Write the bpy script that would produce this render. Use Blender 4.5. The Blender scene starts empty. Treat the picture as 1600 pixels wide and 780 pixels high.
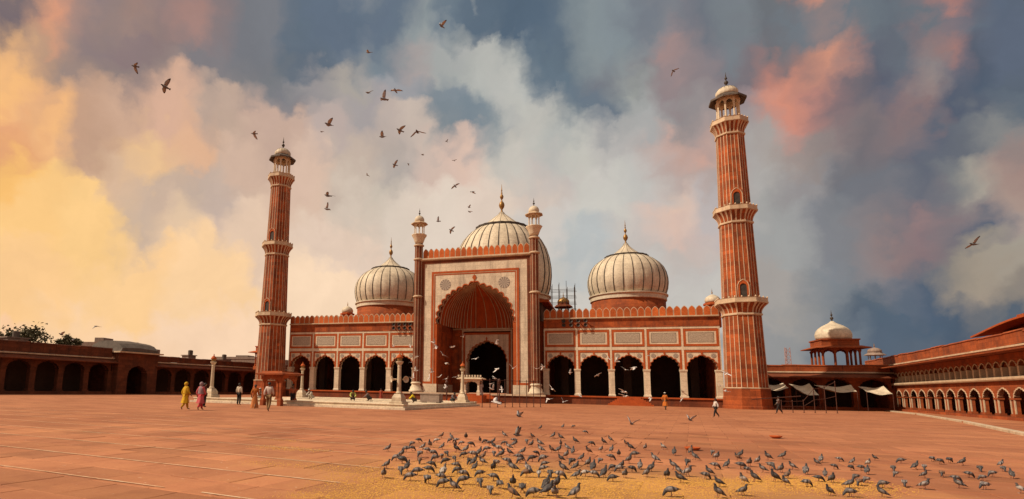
import bpy, math, random
import numpy as np
from mathutils import Matrix, Vector

random.seed(11)
rng = np.random.default_rng(5)
SC = bpy.context.scene
COL = SC.collection
R = math.radians
PI = math.pi

# ------------------------------------------------------------------ camera
cam_data = bpy.data.cameras.new('camera')
cam = bpy.data.objects.new('camera', cam_data)
COL.objects.link(cam)
cam_data.sensor_fit = 'HORIZONTAL'
cam_data.sensor_width = 36.0
cam_data.lens = 874.74 * 36.0 / 1600.0
cam_data.shift_x = (800 - 648.29) / 1600.0
cam_data.shift_y = (477.53 - 390) / 1600.0
cam_data.clip_start = 0.1
cam_data.clip_end = 6000
_r = Vector((0.9448215, 0.32698616, 0.0198085))
_u = Vector((0.02947394, -0.14507601, 0.98898142))
_b = _r.cross(_u)
_m = Matrix((( _r.x, _u.x, _b.x, 17.206), (_r.y, _u.y, _b.y, -75.911), (_r.z, _u.z, _b.z, 1.55), (0, 0, 0, 1)))
cam.matrix_world = _m
SC.camera = cam

# ------------------------------------------------------------------ light
SUN_AZ = R(60)      # to the left of the facade's outward normal
SUN_EL = R(44)
to_sun = Vector((-math.sin(SUN_AZ) * math.cos(SUN_EL), -math.cos(SUN_AZ) * math.cos(SUN_EL), math.sin(SUN_EL)))
sd = bpy.data.lights.new('sun', 'SUN')
sd.energy = 5.0
sd.angle = R(0.6)
sd.color = (1.0, 0.83, 0.62)
sun = bpy.data.objects.new('sun', sd)
COL.objects.link(sun)
sun.rotation_euler = (-to_sun).to_track_quat('-Z', 'Y').to_euler()
sun.location = (-60, -80, 80)

SC.view_settings.view_transform = 'Standard'
SC.view_settings.look = 'None'
SC.view_settings.gamma = 1.0
SC.view_settings.use_curve_mapping = False
SC.view_settings.exposure = 0.0
SC.render.engine = 'CYCLES'
SC.cycles.max_bounces = 6

# ------------------------------------------------------------------ sky
# evening cloud colours by elevation (rows, -1 to 45.5 degrees) and azimuth (-58 to 33 degrees from the facade's normal)
SKY_ROWS = [
[252,205,160,252,205,160,252,205,160,252,205,160,252,210,165,252,210,165,252,212,172,252,212,172,252,212,172,252,212,172,252,212,172,252,215,180,252,215,180,252,215,180,252,215,180,252,215,180,252,215,180,252,215,180,250,218,185,250,218,185,250,218,185,250,218,185,250,218,185,250,218,185,250,218,185,250,218,185,250,218,185,250,218,185,204,198,189,204,198,189,204,198,189,204,198,189,204,198,189,204,198,189,204,198,189,199,192,185,199,192,185,199,192,185,199,192,185,199,192,185,199,192,185,199,192,185,199,192,185,199,192,185,196,190,183,150,150,150,150,150,150,150,150,150,146,147,148,114,122,131,114,122,131,114,122,131,91,102,116,91,102,116,91,102,116,91,102,116,90,101,114,90,101,114,90,101,114,90,101,114,90,101,114],
[252,205,160,252,205,160,252,205,160,252,205,160,252,210,165,252,210,165,252,212,172,252,212,172,252,212,172,252,212,172,252,212,172,252,215,180,252,215,180,252,215,180,252,215,180,252,215,180,252,215,180,252,215,180,250,218,185,250,218,185,250,218,185,250,218,185,250,218,185,250,218,185,250,218,185,250,218,185,250,218,185,250,218,185,204,198,189,204,198,189,204,198,189,204,198,189,204,198,189,204,198,189,204,198,189,199,192,185,199,192,185,199,192,185,199,192,185,199,192,185,199,192,185,199,192,185,199,192,185,199,192,185,198,192,185,150,150,150,150,150,150,150,150,150,148,148,149,114,122,131,114,122,131,114,122,131,90,102,116,91,102,116,91,102,116,91,102,116,90,101,114,90,101,114,90,101,114,90,101,114,90,101,114],
[252,205,160,252,205,160,252,205,160,252,205,160,252,210,165,252,210,165,252,212,171,252,212,172,252,212,172,252,212,172,252,212,172,252,215,180,252,215,180,252,215,180,252,215,180,252,215,180,252,215,180,252,215,180,250,218,185,250,218,185,250,218,185,250,218,185,250,218,185,250,218,185,250,218,185,250,218,185,250,218,185,250,218,185,204,198,189,204,198,189,204,198,189,204,198,189,204,198,189,204,198,189,204,198,189,199,192,185,199,192,185,199,192,185,199,192,185,199,192,185,199,192,185,199,192,185,199,192,185,199,192,185,199,192,185,150,150,150,150,150,150,150,150,150,149,149,149,114,122,131,114,122,131,114,122,131,90,102,116,91,102,116,91,102,116,91,102,116,90,101,114,90,101,114,90,101,114,90,101,114,90,101,114],
[252,205,160,252,205,160,252,205,160,252,210,165,252,210,165,252,210,165,252,210,167,252,212,172,252,212,172,252,212,172,252,213,176,252,215,180,252,215,180,252,215,180,252,215,180,252,215,180,252,215,180,252,216,181,250,218,185,250,218,185,250,218,185,250,218,185,250,218,185,250,218,185,250,218,185,250,218,185,250,218,185,250,218,185,204,198,189,204,198,189,204,198,189,204,198,189,204,198,189,204,198,189,204,198,189,204,198,189,199,192,185,199,192,185,199,192,185,199,192,185,199,192,185,199,192,185,199,192,185,199,192,185,198,192,185,150,150,150,150,150,150,150,150,150,150,150,150,114,123,131,114,122,131,114,122,131,86,100,117,91,102,116,91,102,116,90,102,115,90,101,114,90,101,114,90,101,114,90,101,114,90,101,114],
[252,205,160,252,205,160,252,205,160,252,210,165,252,210,165,252,210,165,252,210,165,252,212,172,252,212,172,252,212,172,252,215,180,252,215,180,252,215,180,252,215,180,252,215,180,252,215,180,252,215,180,250,218,185,250,218,185,250,218,185,250,218,185,250,218,185,250,218,185,250,218,185,250,218,185,250,218,185,250,218,185,250,218,185,204,198,189,204,198,189,204,198,189,204,198,189,204,198,189,204,198,189,204,198,189,204,198,189,204,198,189,199,192,185,199,192,185,199,192,185,199,192,185,199,192,185,199,192,185,199,192,185,197,192,185,152,152,152,150,150,150,150,150,150,150,150,150,124,130,136,114,122,131,110,119,129,85,100,117,87,101,117,91,102,116,78,92,110,90,101,114,90,101,114,91,101,114,91,101,114,91,101,114],
[254,205,145,254,205,145,254,205,145,253,207,152,252,210,165,252,210,165,253,209,161,254,208,150,254,208,150,254,208,151,252,215,180,252,215,180,252,215,180,252,215,180,252,215,180,252,215,180,251,216,182,250,218,185,250,218,185,250,218,185,250,218,185,250,218,185,250,218,185,250,218,185,250,218,185,250,218,185,250,218,185,250,218,185,211,202,190,204,198,189,204,198,189,204,198,189,204,198,189,204,198,189,204,198,189,204,198,189,204,198,189,204,198,189,199,192,185,199,192,185,199,192,185,199,192,185,199,192,185,197,192,185,197,192,185,197,192,185,150,150,150,150,150,150,150,150,150,147,147,148,111,120,129,91,102,116,86,101,117,85,100,117,79,95,113,77,92,110,116,115,117,131,125,120,135,127,121,137,129,121,138,130,121],
[254,205,145,254,205,145,254,205,145,254,205,145,254,206,148,252,210,163,254,208,150,254,208,150,254,208,150,254,208,150,254,212,163,253,213,167,253,213,170,253,214,174,252,214,176,252,215,178,250,218,185,250,218,185,250,218,185,250,218,185,250,218,185,250,218,185,250,218,185,250,218,185,250,218,185,250,218,185,250,218,185,233,212,191,227,210,193,204,198,189,204,198,189,204,198,189,204,198,189,204,198,189,204,198,189,204,198,189,204,198,189,204,198,189,204,198,189,199,195,188,199,195,188,199,195,188,197,192,185,197,192,185,197,192,185,197,192,185,165,159,153,164,158,153,163,158,153,144,144,144,125,130,136,91,103,116,91,103,116,103,110,122,80,95,114,80,94,111,161,147,132,145,135,124,145,134,124,148,137,126,152,140,128],
[254,205,145,254,205,145,254,205,145,254,205,145,254,205,145,254,208,150,254,208,150,254,208,150,254,208,150,254,208,150,254,212,162,254,212,162,254,212,162,254,212,162,254,212,162,254,212,162,250,218,185,250,218,185,250,218,185,250,218,185,250,218,185,250,218,185,250,218,185,250,218,185,250,218,185,250,218,185,245,216,186,227,210,193,227,210,193,222,207,192,207,199,191,204,198,189,204,198,189,204,198,189,204,198,189,204,198,189,204,198,189,204,198,189,204,198,189,199,196,189,199,196,189,199,196,189,198,193,186,197,192,185,197,192,185,197,192,185,166,160,154,164,158,153,164,158,153,140,141,143,127,132,138,118,124,131,125,123,128,122,120,127,85,98,115,150,139,127,162,149,133,163,152,138,163,154,140,163,154,141,163,155,142],
[254,205,145,254,205,145,254,205,145,254,205,145,254,205,145,254,207,144,254,208,150,254,208,150,254,208,150,254,208,150,254,212,162,254,212,162,254,212,162,254,212,162,254,212,162,254,212,162,250,218,185,250,218,185,250,218,185,250,218,185,250,218,185,250,218,185,250,218,185,250,218,185,250,218,185,242,214,186,222,205,188,227,210,193,227,210,193,227,210,193,209,200,191,209,200,191,206,199,190,204,198,189,204,198,189,204,198,189,204,198,189,204,198,189,204,198,189,199,196,189,199,196,189,199,196,189,196,189,183,196,190,184,197,192,185,197,192,185,168,162,157,164,158,153,164,158,153,137,139,141,127,132,138,129,129,133,139,129,130,138,121,122,105,109,119,142,134,125,158,146,131,163,155,142,164,154,142,165,153,142,167,151,142],
[254,204,137,254,205,143,254,205,143,254,205,142,254,207,140,254,207,140,254,207,140,254,208,150,254,208,150,253,207,151,253,211,162,254,212,162,254,212,162,254,212,162,251,210,164,232,201,174,244,212,182,250,218,185,250,218,185,250,218,185,250,218,185,250,218,185,248,216,185,242,213,184,233,207,185,222,205,188,223,205,188,227,210,193,227,210,193,227,210,193,209,200,191,209,200,191,209,200,191,208,200,191,202,197,189,199,196,189,198,195,189,197,195,189,196,194,189,199,196,189,199,195,189,199,193,186,196,187,180,195,188,182,194,188,183,195,190,184,167,164,160,161,159,157,160,160,158,150,150,150,131,132,137,129,128,132,140,128,128,145,124,123,137,117,120,124,115,119,87,97,113,167,150,142,168,150,142,167,150,141,167,148,139],
[254,204,134,254,204,134,254,204,134,254,204,134,254,207,140,254,207,140,254,207,140,247,203,143,209,182,159,229,197,165,230,198,165,241,204,164,252,211,163,232,201,173,230,200,174,230,200,174,230,200,174,241,212,184,235,208,184,232,206,184,231,205,184,231,205,184,231,205,184,231,205,184,222,205,188,222,205,188,223,205,188,227,210,193,227,210,193,227,210,193,222,207,192,209,200,191,209,200,191,209,200,191,208,200,191,190,191,188,186,189,188,186,189,188,186,189,188,199,192,185,199,190,183,199,190,183,200,187,179,198,185,177,199,184,176,198,184,177,160,160,158,160,160,158,160,160,158,155,155,154,131,132,137,130,131,135,130,124,127,122,118,123,146,122,122,131,117,120,130,122,124,170,147,136,162,134,126,161,132,123,161,131,123],
[253,196,118,254,203,133,254,204,134,254,204,134,254,207,139,254,207,140,254,207,140,213,184,157,207,181,159,223,192,163,229,198,165,228,197,165,216,189,169,230,200,174,230,200,174,230,200,174,230,200,174,230,204,183,231,205,184,231,205,184,231,205,184,231,205,184,231,205,184,222,200,181,222,205,188,222,205,188,223,205,188,227,210,193,227,210,193,227,210,193,227,209,192,209,200,191,209,200,191,209,200,191,209,200,191,205,198,191,186,190,188,186,189,188,186,189,188,199,192,185,200,190,183,209,190,180,220,190,175,206,183,173,197,181,175,190,180,178,162,161,159,160,160,158,160,160,158,157,156,155,131,132,137,124,126,131,115,116,123,118,117,123,106,108,118,123,117,121,167,158,146,164,140,131,157,131,124,151,131,125,149,131,126],
[253,195,115,253,195,115,254,204,134,254,204,134,254,205,137,254,207,140,226,189,153,214,184,157,206,180,159,210,182,160,224,194,164,210,184,162,198,176,163,222,194,171,230,200,174,230,200,174,230,200,174,221,191,169,228,202,180,231,205,184,231,205,184,229,204,183,216,197,179,213,196,179,222,205,188,222,205,188,223,205,188,227,210,193,227,210,193,227,210,193,226,207,190,224,205,188,209,200,191,209,200,191,209,200,191,208,200,191,196,194,189,188,191,188,204,200,191,204,200,191,206,192,183,217,191,177,224,193,175,216,190,176,191,181,178,189,180,178,178,170,167,168,166,162,154,151,150,150,145,145,149,145,145,114,116,123,114,116,123,113,115,122,98,103,115,121,123,126,152,148,140,148,131,127,148,131,126,148,131,126,147,131,127],
[252,194,115,252,194,115,253,196,118,254,204,134,201,162,135,215,178,146,220,185,155,218,185,156,207,180,158,205,178,157,202,177,158,197,175,159,200,177,162,199,177,163,226,197,173,230,200,174,221,191,169,221,190,169,221,191,169,224,196,175,224,201,181,213,195,178,212,195,178,209,194,177,220,204,187,222,205,188,223,205,188,227,210,193,227,210,193,227,210,193,225,205,188,225,205,188,221,204,188,209,200,191,209,200,191,209,200,191,207,199,191,204,200,191,204,200,191,204,200,191,196,193,186,199,190,184,207,191,181,215,190,175,190,180,177,179,167,163,176,168,163,174,170,166,164,160,157,150,145,145,149,145,145,118,117,122,114,113,118,116,111,116,99,103,115,101,106,117,105,109,118,132,132,131,137,130,129,117,122,126,102,112,121],
[233,169,118,234,170,118,235,172,120,242,185,131,200,161,135,199,161,135,219,183,152,231,191,150,232,192,149,208,180,156,204,177,156,200,176,160,203,179,162,203,178,161,209,180,160,214,184,162,221,190,169,221,190,169,221,190,169,221,191,169,213,195,177,212,195,178,211,194,177,204,191,175,214,198,182,222,205,188,223,206,188,227,210,193,227,210,193,227,209,192,225,205,188,225,205,188,224,204,187,212,195,182,212,195,182,209,194,182,200,189,181,204,200,191,204,200,191,203,199,191,195,192,186,195,191,185,196,184,177,189,171,164,192,168,159,180,166,161,177,167,163,174,170,166,172,167,162,159,147,142,146,134,130,138,127,126,115,110,115,126,115,118,130,116,118,97,102,115,106,111,119,130,131,131,100,110,120,100,110,120,100,110,120],
[230,166,119,231,167,119,240,182,128,249,190,130,202,162,135,199,161,135,208,169,139,238,195,147,238,195,147,230,188,149,227,181,147,226,181,147,210,180,159,211,180,159,211,180,159,211,180,159,220,190,169,221,190,169,221,190,169,220,190,169,201,182,166,201,183,167,202,186,170,201,188,173,197,184,171,209,194,180,218,199,183,223,203,187,226,209,192,225,206,189,225,205,188,225,205,188,221,203,187,212,195,182,209,194,182,201,189,180,195,186,180,200,196,187,204,199,191,198,195,187,194,191,185,190,178,172,190,172,165,194,169,160,208,167,152,192,166,157,178,166,161,170,164,160,167,158,152,162,146,140,148,134,130,136,123,123,121,112,115,129,116,118,136,116,117,137,116,116,85,93,109,94,101,114,99,109,120,97,107,118,94,103,117],
[250,190,125,234,177,127,233,177,128,246,187,130,204,163,135,202,163,137,209,171,145,222,181,146,237,195,147,231,185,147,228,181,146,228,181,146,213,180,157,211,180,159,211,180,159,205,175,156,201,171,154,213,183,163,211,184,167,191,173,162,196,178,163,197,178,163,197,178,163,187,175,165,180,170,162,182,170,162,210,185,171,211,186,171,215,188,172,221,192,175,223,199,182,216,201,186,203,196,186,207,195,184,201,189,180,195,186,179,197,192,184,199,196,186,189,185,179,184,180,176,185,179,175,189,172,165,196,169,159,197,165,153,186,159,151,184,159,151,164,155,153,165,156,153,168,160,155,199,141,126,178,131,122,135,117,118,124,113,115,116,109,116,130,113,116,150,136,133,97,101,114,82,94,111,93,103,116,93,103,116,94,104,119],
[247,188,125,245,187,125,232,176,128,215,169,132,199,161,135,203,164,138,209,171,145,210,171,145,219,176,150,219,176,150,227,180,146,206,171,148,192,166,148,197,170,151,204,174,155,201,171,154,201,171,153,201,171,154,188,170,162,188,170,162,188,171,162,195,177,163,195,177,163,186,172,162,184,171,162,196,180,169,208,185,171,211,186,171,218,189,173,221,191,173,218,190,174,197,191,182,200,194,184,202,196,186,196,188,181,190,186,180,195,193,184,198,195,186,186,182,177,184,180,176,178,176,173,173,170,168,194,165,155,168,152,147,168,153,150,172,155,151,158,148,147,158,146,146,189,147,136,208,141,122,163,124,119,131,113,116,112,106,113,91,97,112,110,111,120,143,133,133,112,108,118,83,93,109,95,105,122,96,106,123,96,106,123],
[224,174,127,221,172,127,203,161,127,157,136,127,161,138,128,194,158,135,198,163,141,173,146,134,213,172,148,219,176,150,214,174,150,191,165,148,191,165,148,191,165,148,199,169,152,200,170,153,200,170,153,199,170,153,188,170,162,188,170,162,188,170,162,182,168,161,182,168,161,188,172,162,190,174,164,201,184,171,202,185,172,179,168,162,181,167,160,210,184,170,170,164,161,173,172,168,192,188,179,199,193,183,190,189,181,181,182,177,180,181,176,170,171,168,152,154,156,171,170,168,170,170,168,170,170,168,158,154,153,150,142,142,151,143,143,155,145,144,149,136,138,154,136,137,205,145,127,213,143,121,187,133,122,146,118,118,113,107,114,94,97,111,105,112,122,142,124,124,164,124,118,97,102,115,96,106,123,96,106,123,96,106,123],
[155,129,116,197,157,126,188,151,126,162,138,127,157,135,127,154,134,127,148,131,126,149,131,127,166,142,132,211,171,147,179,152,139,179,157,144,191,165,148,191,165,148,155,143,139,144,137,137,142,135,136,140,134,136,170,158,154,187,170,162,181,167,161,169,161,159,169,161,159,181,168,161,190,174,164,201,184,171,188,175,166,135,143,148,132,141,147,125,137,146,131,142,149,148,155,157,175,175,172,193,190,182,194,191,183,183,183,177,131,140,146,109,122,134,110,122,134,112,123,135,163,165,162,161,162,160,148,134,136,148,134,135,143,131,133,139,129,132,123,117,123,123,114,119,187,130,116,193,134,117,193,137,121,188,137,122,165,128,121,101,106,117,101,107,117,139,121,122,128,117,123,102,111,123,96,106,123,96,106,123,96,106,123],
[123,109,112,187,145,122,215,157,125,169,140,127,146,128,126,144,126,126,143,123,123,144,125,124,148,130,126,153,135,130,130,125,128,130,125,128,131,126,128,134,129,130,122,123,127,127,127,131,130,129,134,141,138,140,154,148,148,156,150,149,171,162,157,169,161,159,169,160,159,169,160,159,157,156,159,157,156,159,139,146,152,128,139,147,128,139,147,123,136,145,128,140,148,180,180,175,189,188,181,191,190,182,189,187,180,151,155,156,107,121,133,107,120,133,111,122,134,129,136,141,159,162,157,139,141,141,148,133,134,158,137,136,141,130,133,129,125,131,121,126,132,126,117,121,158,121,116,135,116,116,156,124,118,214,150,125,137,125,126,109,118,126,104,113,122,109,116,124,128,117,123,102,106,118,95,106,123,94,104,119,93,103,116],
[127,112,113,150,124,117,220,156,124,173,139,127,148,128,126,147,128,124,146,126,123,143,123,123,145,125,123,146,127,124,130,125,128,130,125,128,130,125,128,124,123,127,121,122,127,121,123,127,124,125,129,152,147,147,154,148,148,159,153,150,173,165,156,173,165,156,171,163,157,150,151,155,155,155,158,157,156,159,156,155,157,133,143,150,132,142,150,136,145,152,172,175,171,187,186,180,190,189,182,188,188,182,125,135,143,103,118,131,102,118,131,113,124,134,119,123,131,124,128,134,143,147,148,131,131,135,163,138,135,160,137,135,132,127,132,114,119,128,121,128,134,121,125,131,114,113,118,113,115,120,114,119,126,138,126,127,110,118,126,109,118,126,101,108,118,126,118,123,192,131,116,108,103,113,87,97,113,94,103,117,99,109,120],
[174,141,121,206,154,125,217,155,125,170,138,127,155,132,126,150,129,123,158,132,123,152,129,123,148,127,123,158,129,123,152,128,124,134,123,125,133,123,125,121,122,128,120,122,128,121,122,127,110,117,125,104,114,126,121,125,133,159,153,150,171,163,155,163,158,153,146,147,148,120,132,141,136,140,146,164,156,155,170,160,157,165,167,164,165,168,165,174,176,171,184,185,179,185,185,179,186,186,180,174,176,172,104,119,132,100,116,129,98,113,126,127,137,142,134,141,145,130,136,141,139,146,148,136,139,143,143,135,138,139,131,135,122,122,130,114,119,128,121,128,134,122,129,134,109,113,119,113,120,127,113,120,127,141,127,126,149,128,126,110,118,126,98,103,114,119,119,127,121,113,120,99,102,115,87,98,113,100,110,120,100,110,120],
[215,169,127,197,156,126,183,145,127,163,137,127,145,127,126,149,129,124,160,132,123,157,131,123,150,127,123,165,131,123,165,131,123,138,124,124,133,123,125,121,122,128,120,122,128,120,122,128,99,111,124,98,110,124,98,110,124,101,113,126,114,124,136,124,131,139,132,138,143,121,132,141,122,132,141,155,151,152,164,160,158,165,167,165,168,170,167,171,172,169,181,181,176,184,184,178,165,168,166,88,105,122,90,106,123,97,112,125,97,112,126,126,136,142,137,146,149,134,144,149,132,142,147,122,128,136,124,128,135,127,129,135,121,123,131,113,119,128,120,127,133,123,129,135,109,113,118,112,115,120,118,116,121,211,147,123,190,139,123,107,104,113,93,98,111,139,131,132,143,133,132,85,93,109,123,126,128,110,117,124,144,131,127],
[241,184,126,214,168,127,161,138,127,159,137,127,144,126,126,146,128,124,146,125,123,148,127,123,148,127,123,165,131,123,165,131,123,147,126,124,134,123,125,120,122,128,120,122,128,120,122,128,103,113,125,98,111,124,99,112,127,99,112,128,100,113,129,105,118,133,114,124,136,104,117,132,107,119,133,142,150,153,151,158,158,133,142,148,142,149,152,142,148,150,110,121,132,101,114,127,88,105,122,88,105,122,88,105,122,91,107,123,97,112,126,125,135,141,135,145,149,134,144,149,125,133,140,119,125,134,119,125,134,124,128,135,123,124,132,113,119,128,119,126,133,122,129,134,122,115,119,136,117,116,152,122,116,188,135,121,133,114,117,106,104,113,90,97,112,135,116,117,137,116,116,93,99,112,130,132,132,148,131,126,148,131,126],
[234,177,128,232,176,128,160,137,127,157,136,127,156,135,127,143,124,124,143,123,123,143,123,123,147,126,123,160,130,123,145,126,124,134,123,124,133,123,125,120,122,128,120,122,128,120,122,128,104,113,125,99,112,127,99,112,128,99,112,128,99,112,128,99,113,129,102,115,131,102,115,131,103,117,132,130,139,146,139,148,151,113,126,137,109,123,135,95,110,125,92,108,123,92,108,123,88,105,122,88,105,122,88,105,122,88,105,122,95,110,125,124,135,141,135,145,149,134,144,149,131,140,146,121,128,136,128,131,137,136,131,135,128,125,131,114,119,128,119,125,132,122,124,130,151,119,117,201,135,116,202,138,120,170,127,120,130,112,116,124,113,115,129,116,118,133,116,117,99,102,115,100,105,116,159,150,141,152,131,125,161,131,123],
[231,171,123,241,183,129,224,174,133,199,160,135,199,162,137,160,138,130,148,131,127,149,131,127,150,132,127,130,125,128,130,125,128,131,124,127,131,123,125,120,122,128,120,122,128,119,122,128,98,110,124,98,110,124,98,112,127,99,112,128,99,113,129,102,116,132,105,118,132,102,115,131,104,117,132,136,144,149,143,151,154,115,128,138,110,124,135,97,112,126,93,108,123,92,108,123,88,105,122,88,105,122,88,105,122,92,108,123,97,112,126,121,132,139,137,146,149,135,144,149,137,145,148,136,140,145,152,137,138,166,139,135,143,131,134,134,127,132,122,123,130,118,113,120,153,127,125,210,146,125,209,142,123,157,123,119,134,117,118,123,113,115,124,114,117,128,115,118,100,104,116,130,132,130,172,160,147,166,140,130,168,150,142],
[236,173,118,250,190,130,239,184,131,200,161,135,208,169,143,209,171,145,182,152,137,195,160,141,208,169,146,138,129,129,130,125,128,130,125,128,129,125,128,121,122,127,121,122,127,121,122,126,100,111,124,98,111,124,99,111,124,108,118,131,113,123,135,120,128,138,127,134,141,111,123,135,114,126,137,147,154,155,152,158,158,147,153,155,162,165,163,165,167,165,159,162,161,178,179,174,120,129,138,88,105,122,90,106,123,97,112,125,97,112,126,119,130,138,134,142,146,124,129,135,137,142,144,136,139,140,135,128,131,164,140,137,146,132,134,140,129,133,142,131,134,149,136,138,157,139,139,185,151,142,202,140,124,162,134,128,142,129,128,115,111,115,115,111,115,98,103,115,99,104,116,124,114,119,114,112,119,164,149,141,164,155,142],
[254,202,131,245,194,133,200,161,135,199,161,135,202,163,137,210,171,145,213,173,146,219,176,150,219,176,150,214,174,150,189,164,147,187,162,147,182,159,145,122,123,127,122,123,127,123,124,128,142,138,140,152,147,147,153,147,148,171,163,155,170,162,155,152,151,149,136,141,145,119,131,140,133,138,144,165,156,154,170,162,158,166,168,165,167,169,166,173,175,171,184,184,178,185,185,179,185,185,179,178,179,175,108,122,134,102,118,131,102,117,131,107,121,132,117,122,131,122,127,134,158,161,156,154,157,153,138,137,138,149,135,136,149,140,141,153,144,144,170,154,150,161,152,150,164,156,153,168,160,155,162,149,142,150,137,133,144,131,129,114,116,122,114,116,123,117,116,123,138,120,122,134,118,120,114,114,118,163,154,141,159,146,133],
[254,204,134,254,204,134,214,172,135,200,161,135,206,168,140,238,195,147,238,195,147,237,194,147,228,181,146,225,180,146,192,166,148,191,165,148,191,165,148,177,156,145,136,132,135,131,129,134,133,131,135,153,148,148,155,149,148,169,161,154,173,165,156,173,164,157,164,159,155,147,149,154,155,154,157,160,157,158,162,157,158,150,156,158,149,155,157,161,165,165,182,182,177,186,186,180,190,189,182,189,189,182,164,167,165,121,132,140,108,121,133,107,120,132,110,122,134,111,122,134,136,142,148,170,170,168,170,170,168,158,147,146,162,149,146,173,155,151,182,158,151,173,160,156,173,168,164,174,169,165,153,147,146,150,145,145,142,139,141,114,116,123,126,121,125,125,119,124,144,120,120,111,113,119,157,145,130,161,147,132,138,129,121],
[254,204,134,254,204,134,254,207,140,251,205,142,219,185,155,219,185,155,235,193,149,229,190,150,227,181,147,228,181,146,226,180,147,199,171,152,197,170,151,201,171,153,200,170,153,198,169,152,180,158,147,173,159,154,185,169,161,182,167,161,169,161,159,169,160,159,169,160,159,167,160,159,157,156,159,156,156,159,132,141,149,128,139,147,127,138,147,122,135,145,129,140,148,174,175,172,187,186,180,191,190,182,194,192,183,190,188,181,158,162,162,136,144,148,124,133,141,172,170,168,181,178,174,172,171,169,185,170,163,198,167,156,199,166,154,209,166,151,189,166,158,178,166,161,174,170,166,174,169,165,150,146,145,149,145,145,131,132,137,130,131,135,134,127,129,148,125,123,119,116,123,83,97,114,78,93,110,107,110,116,90,101,114],
[254,205,145,254,207,140,254,207,140,254,207,140,236,196,149,211,183,158,206,179,158,206,179,157,204,178,157,204,176,157,209,180,158,211,180,159,211,180,159,210,180,159,201,171,154,201,171,153,200,171,154,188,170,162,188,170,162,188,170,162,185,169,161,172,162,159,184,170,161,188,173,162,195,179,167,202,185,172,182,172,164,135,143,148,135,142,147,136,142,148,138,146,152,152,157,158,183,180,174,197,192,183,194,191,183,181,183,177,186,186,179,196,194,185,197,194,185,185,180,176,184,180,176,188,179,173,189,174,168,189,172,165,189,171,163,191,169,162,180,167,162,179,166,162,173,169,165,160,160,158,160,160,158,153,154,153,131,132,137,129,129,133,131,129,132,122,121,127,89,101,117,79,95,113,77,92,110,90,100,114,90,101,114]]


def srgb(c):
    return [((v / 255 + .055) / 1.055) ** 2.4 for v in c]

world = bpy.data.worlds.new('World')
world.use_nodes = True
wn = world.node_tree.nodes
wl = world.node_tree.links
wn.clear()

def W(kind, **kw):
    n = wn.new(kind)
    for k, v in kw.items():
        setattr(n, k, v)
    return n

def wmath(op, a, b=None, c=None, clamp=False):
    n = W('ShaderNodeMath', operation=op, use_clamp=clamp)
    for i, v in enumerate((a, b, c)):
        if v is None:
            continue
        if isinstance(v, (int, float)):
            n.inputs[i].default_value = v
        else:
            wl.new(v, n.inputs[i])
    return n.outputs[0]

tc = W('ShaderNodeTexCoord')
nrm = W('ShaderNodeVectorMath', operation='NORMALIZE')
wl.new(tc.outputs['Generated'], nrm.inputs[0])
vec = nrm.outputs[0]
# cloud edges: the direction is displaced by several sizes of turbulence
for scale, amp, det in ((2.6, 0.012, 2.0), (8.0, 0.034, 3.0), (28.0, 0.012, 4.0), (80.0, 0.007, 4.0)):
    nz = W('ShaderNodeTexNoise')
    nz.inputs['Scale'].default_value = scale
    nz.inputs['Detail'].default_value = det
    nz.inputs['Roughness'].default_value = 0.62
    wl.new(nrm.outputs[0], nz.inputs['Vector'])
    sub = W('ShaderNodeVectorMath', operation='SUBTRACT')
    sub.inputs[1].default_value = (.5, .5, .5)
    wl.new(nz.outputs['Color'], sub.inputs[0])
    sc_ = W('ShaderNodeVectorMath', operation='SCALE')
    sc_.inputs['Scale'].default_value = amp * 2
    wl.new(sub.outputs[0], sc_.inputs[0])
    ad = W('ShaderNodeVectorMath', operation='ADD')
    wl.new(vec, ad.inputs[0])
    wl.new(sc_.outputs[0], ad.inputs[1])
    vec = ad.outputs[0]
sep = W('ShaderNodeSeparateXYZ')
wl.new(vec, sep.inputs[0])
# rounded puffs: cloud colours bulge upwards in every cell of a fractal cell pattern
puff = None
for scale, amp, det in ((8.0, 0.062, 2.0), (26.0, 0.032, 1.0)):
    vo = W('ShaderNodeTexVoronoi', feature='F1')
    vo.inputs['Scale'].default_value = scale
    vo.inputs['Detail'].default_value = det
    vo.inputs['Roughness'].default_value = 0.5
    wl.new(vec, vo.inputs['Vector'])
    v_ = wmath('MULTIPLY', wmath('SUBTRACT', vo.outputs['Distance'], 0.72), amp)
    puff = v_ if puff is None else wmath('ADD', puff, v_)
az = wmath('ARCTAN2', sep.outputs[0], sep.outputs[1])
el = wmath('ADD', wmath('ARCSINE', wmath('MINIMUM', wmath('MAXIMUM', sep.outputs[2], -1.0), 1.0)), puff)
NR_, NA_ = len(SKY_ROWS), len(SKY_ROWS[0]) // 3
half = (NA_ - 1) // 2
deg = wmath('MULTIPLY', az, 180 / PI)
t_left = wmath('MULTIPLY_ADD', deg, 1 / 45.5, 58 / 45.5, clamp=True)
t_right = wmath('MULTIPLY_ADD', deg, 1 / 45.5, 12.5 / 45.5, clamp=True)
is_right = wmath('GREATER_THAN', deg, -12.5)

def wmix(f, a, b):
    mx = W('ShaderNodeMix', data_type='RGBA')
    wl.new(f, mx.inputs['Factor'])
    for key, v in (('A', a), ('B', b)):
        if isinstance(v, tuple):
            mx.inputs[key].default_value = v
        else:
            wl.new(v, mx.inputs[key])
    return mx.outputs['Result']

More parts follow.
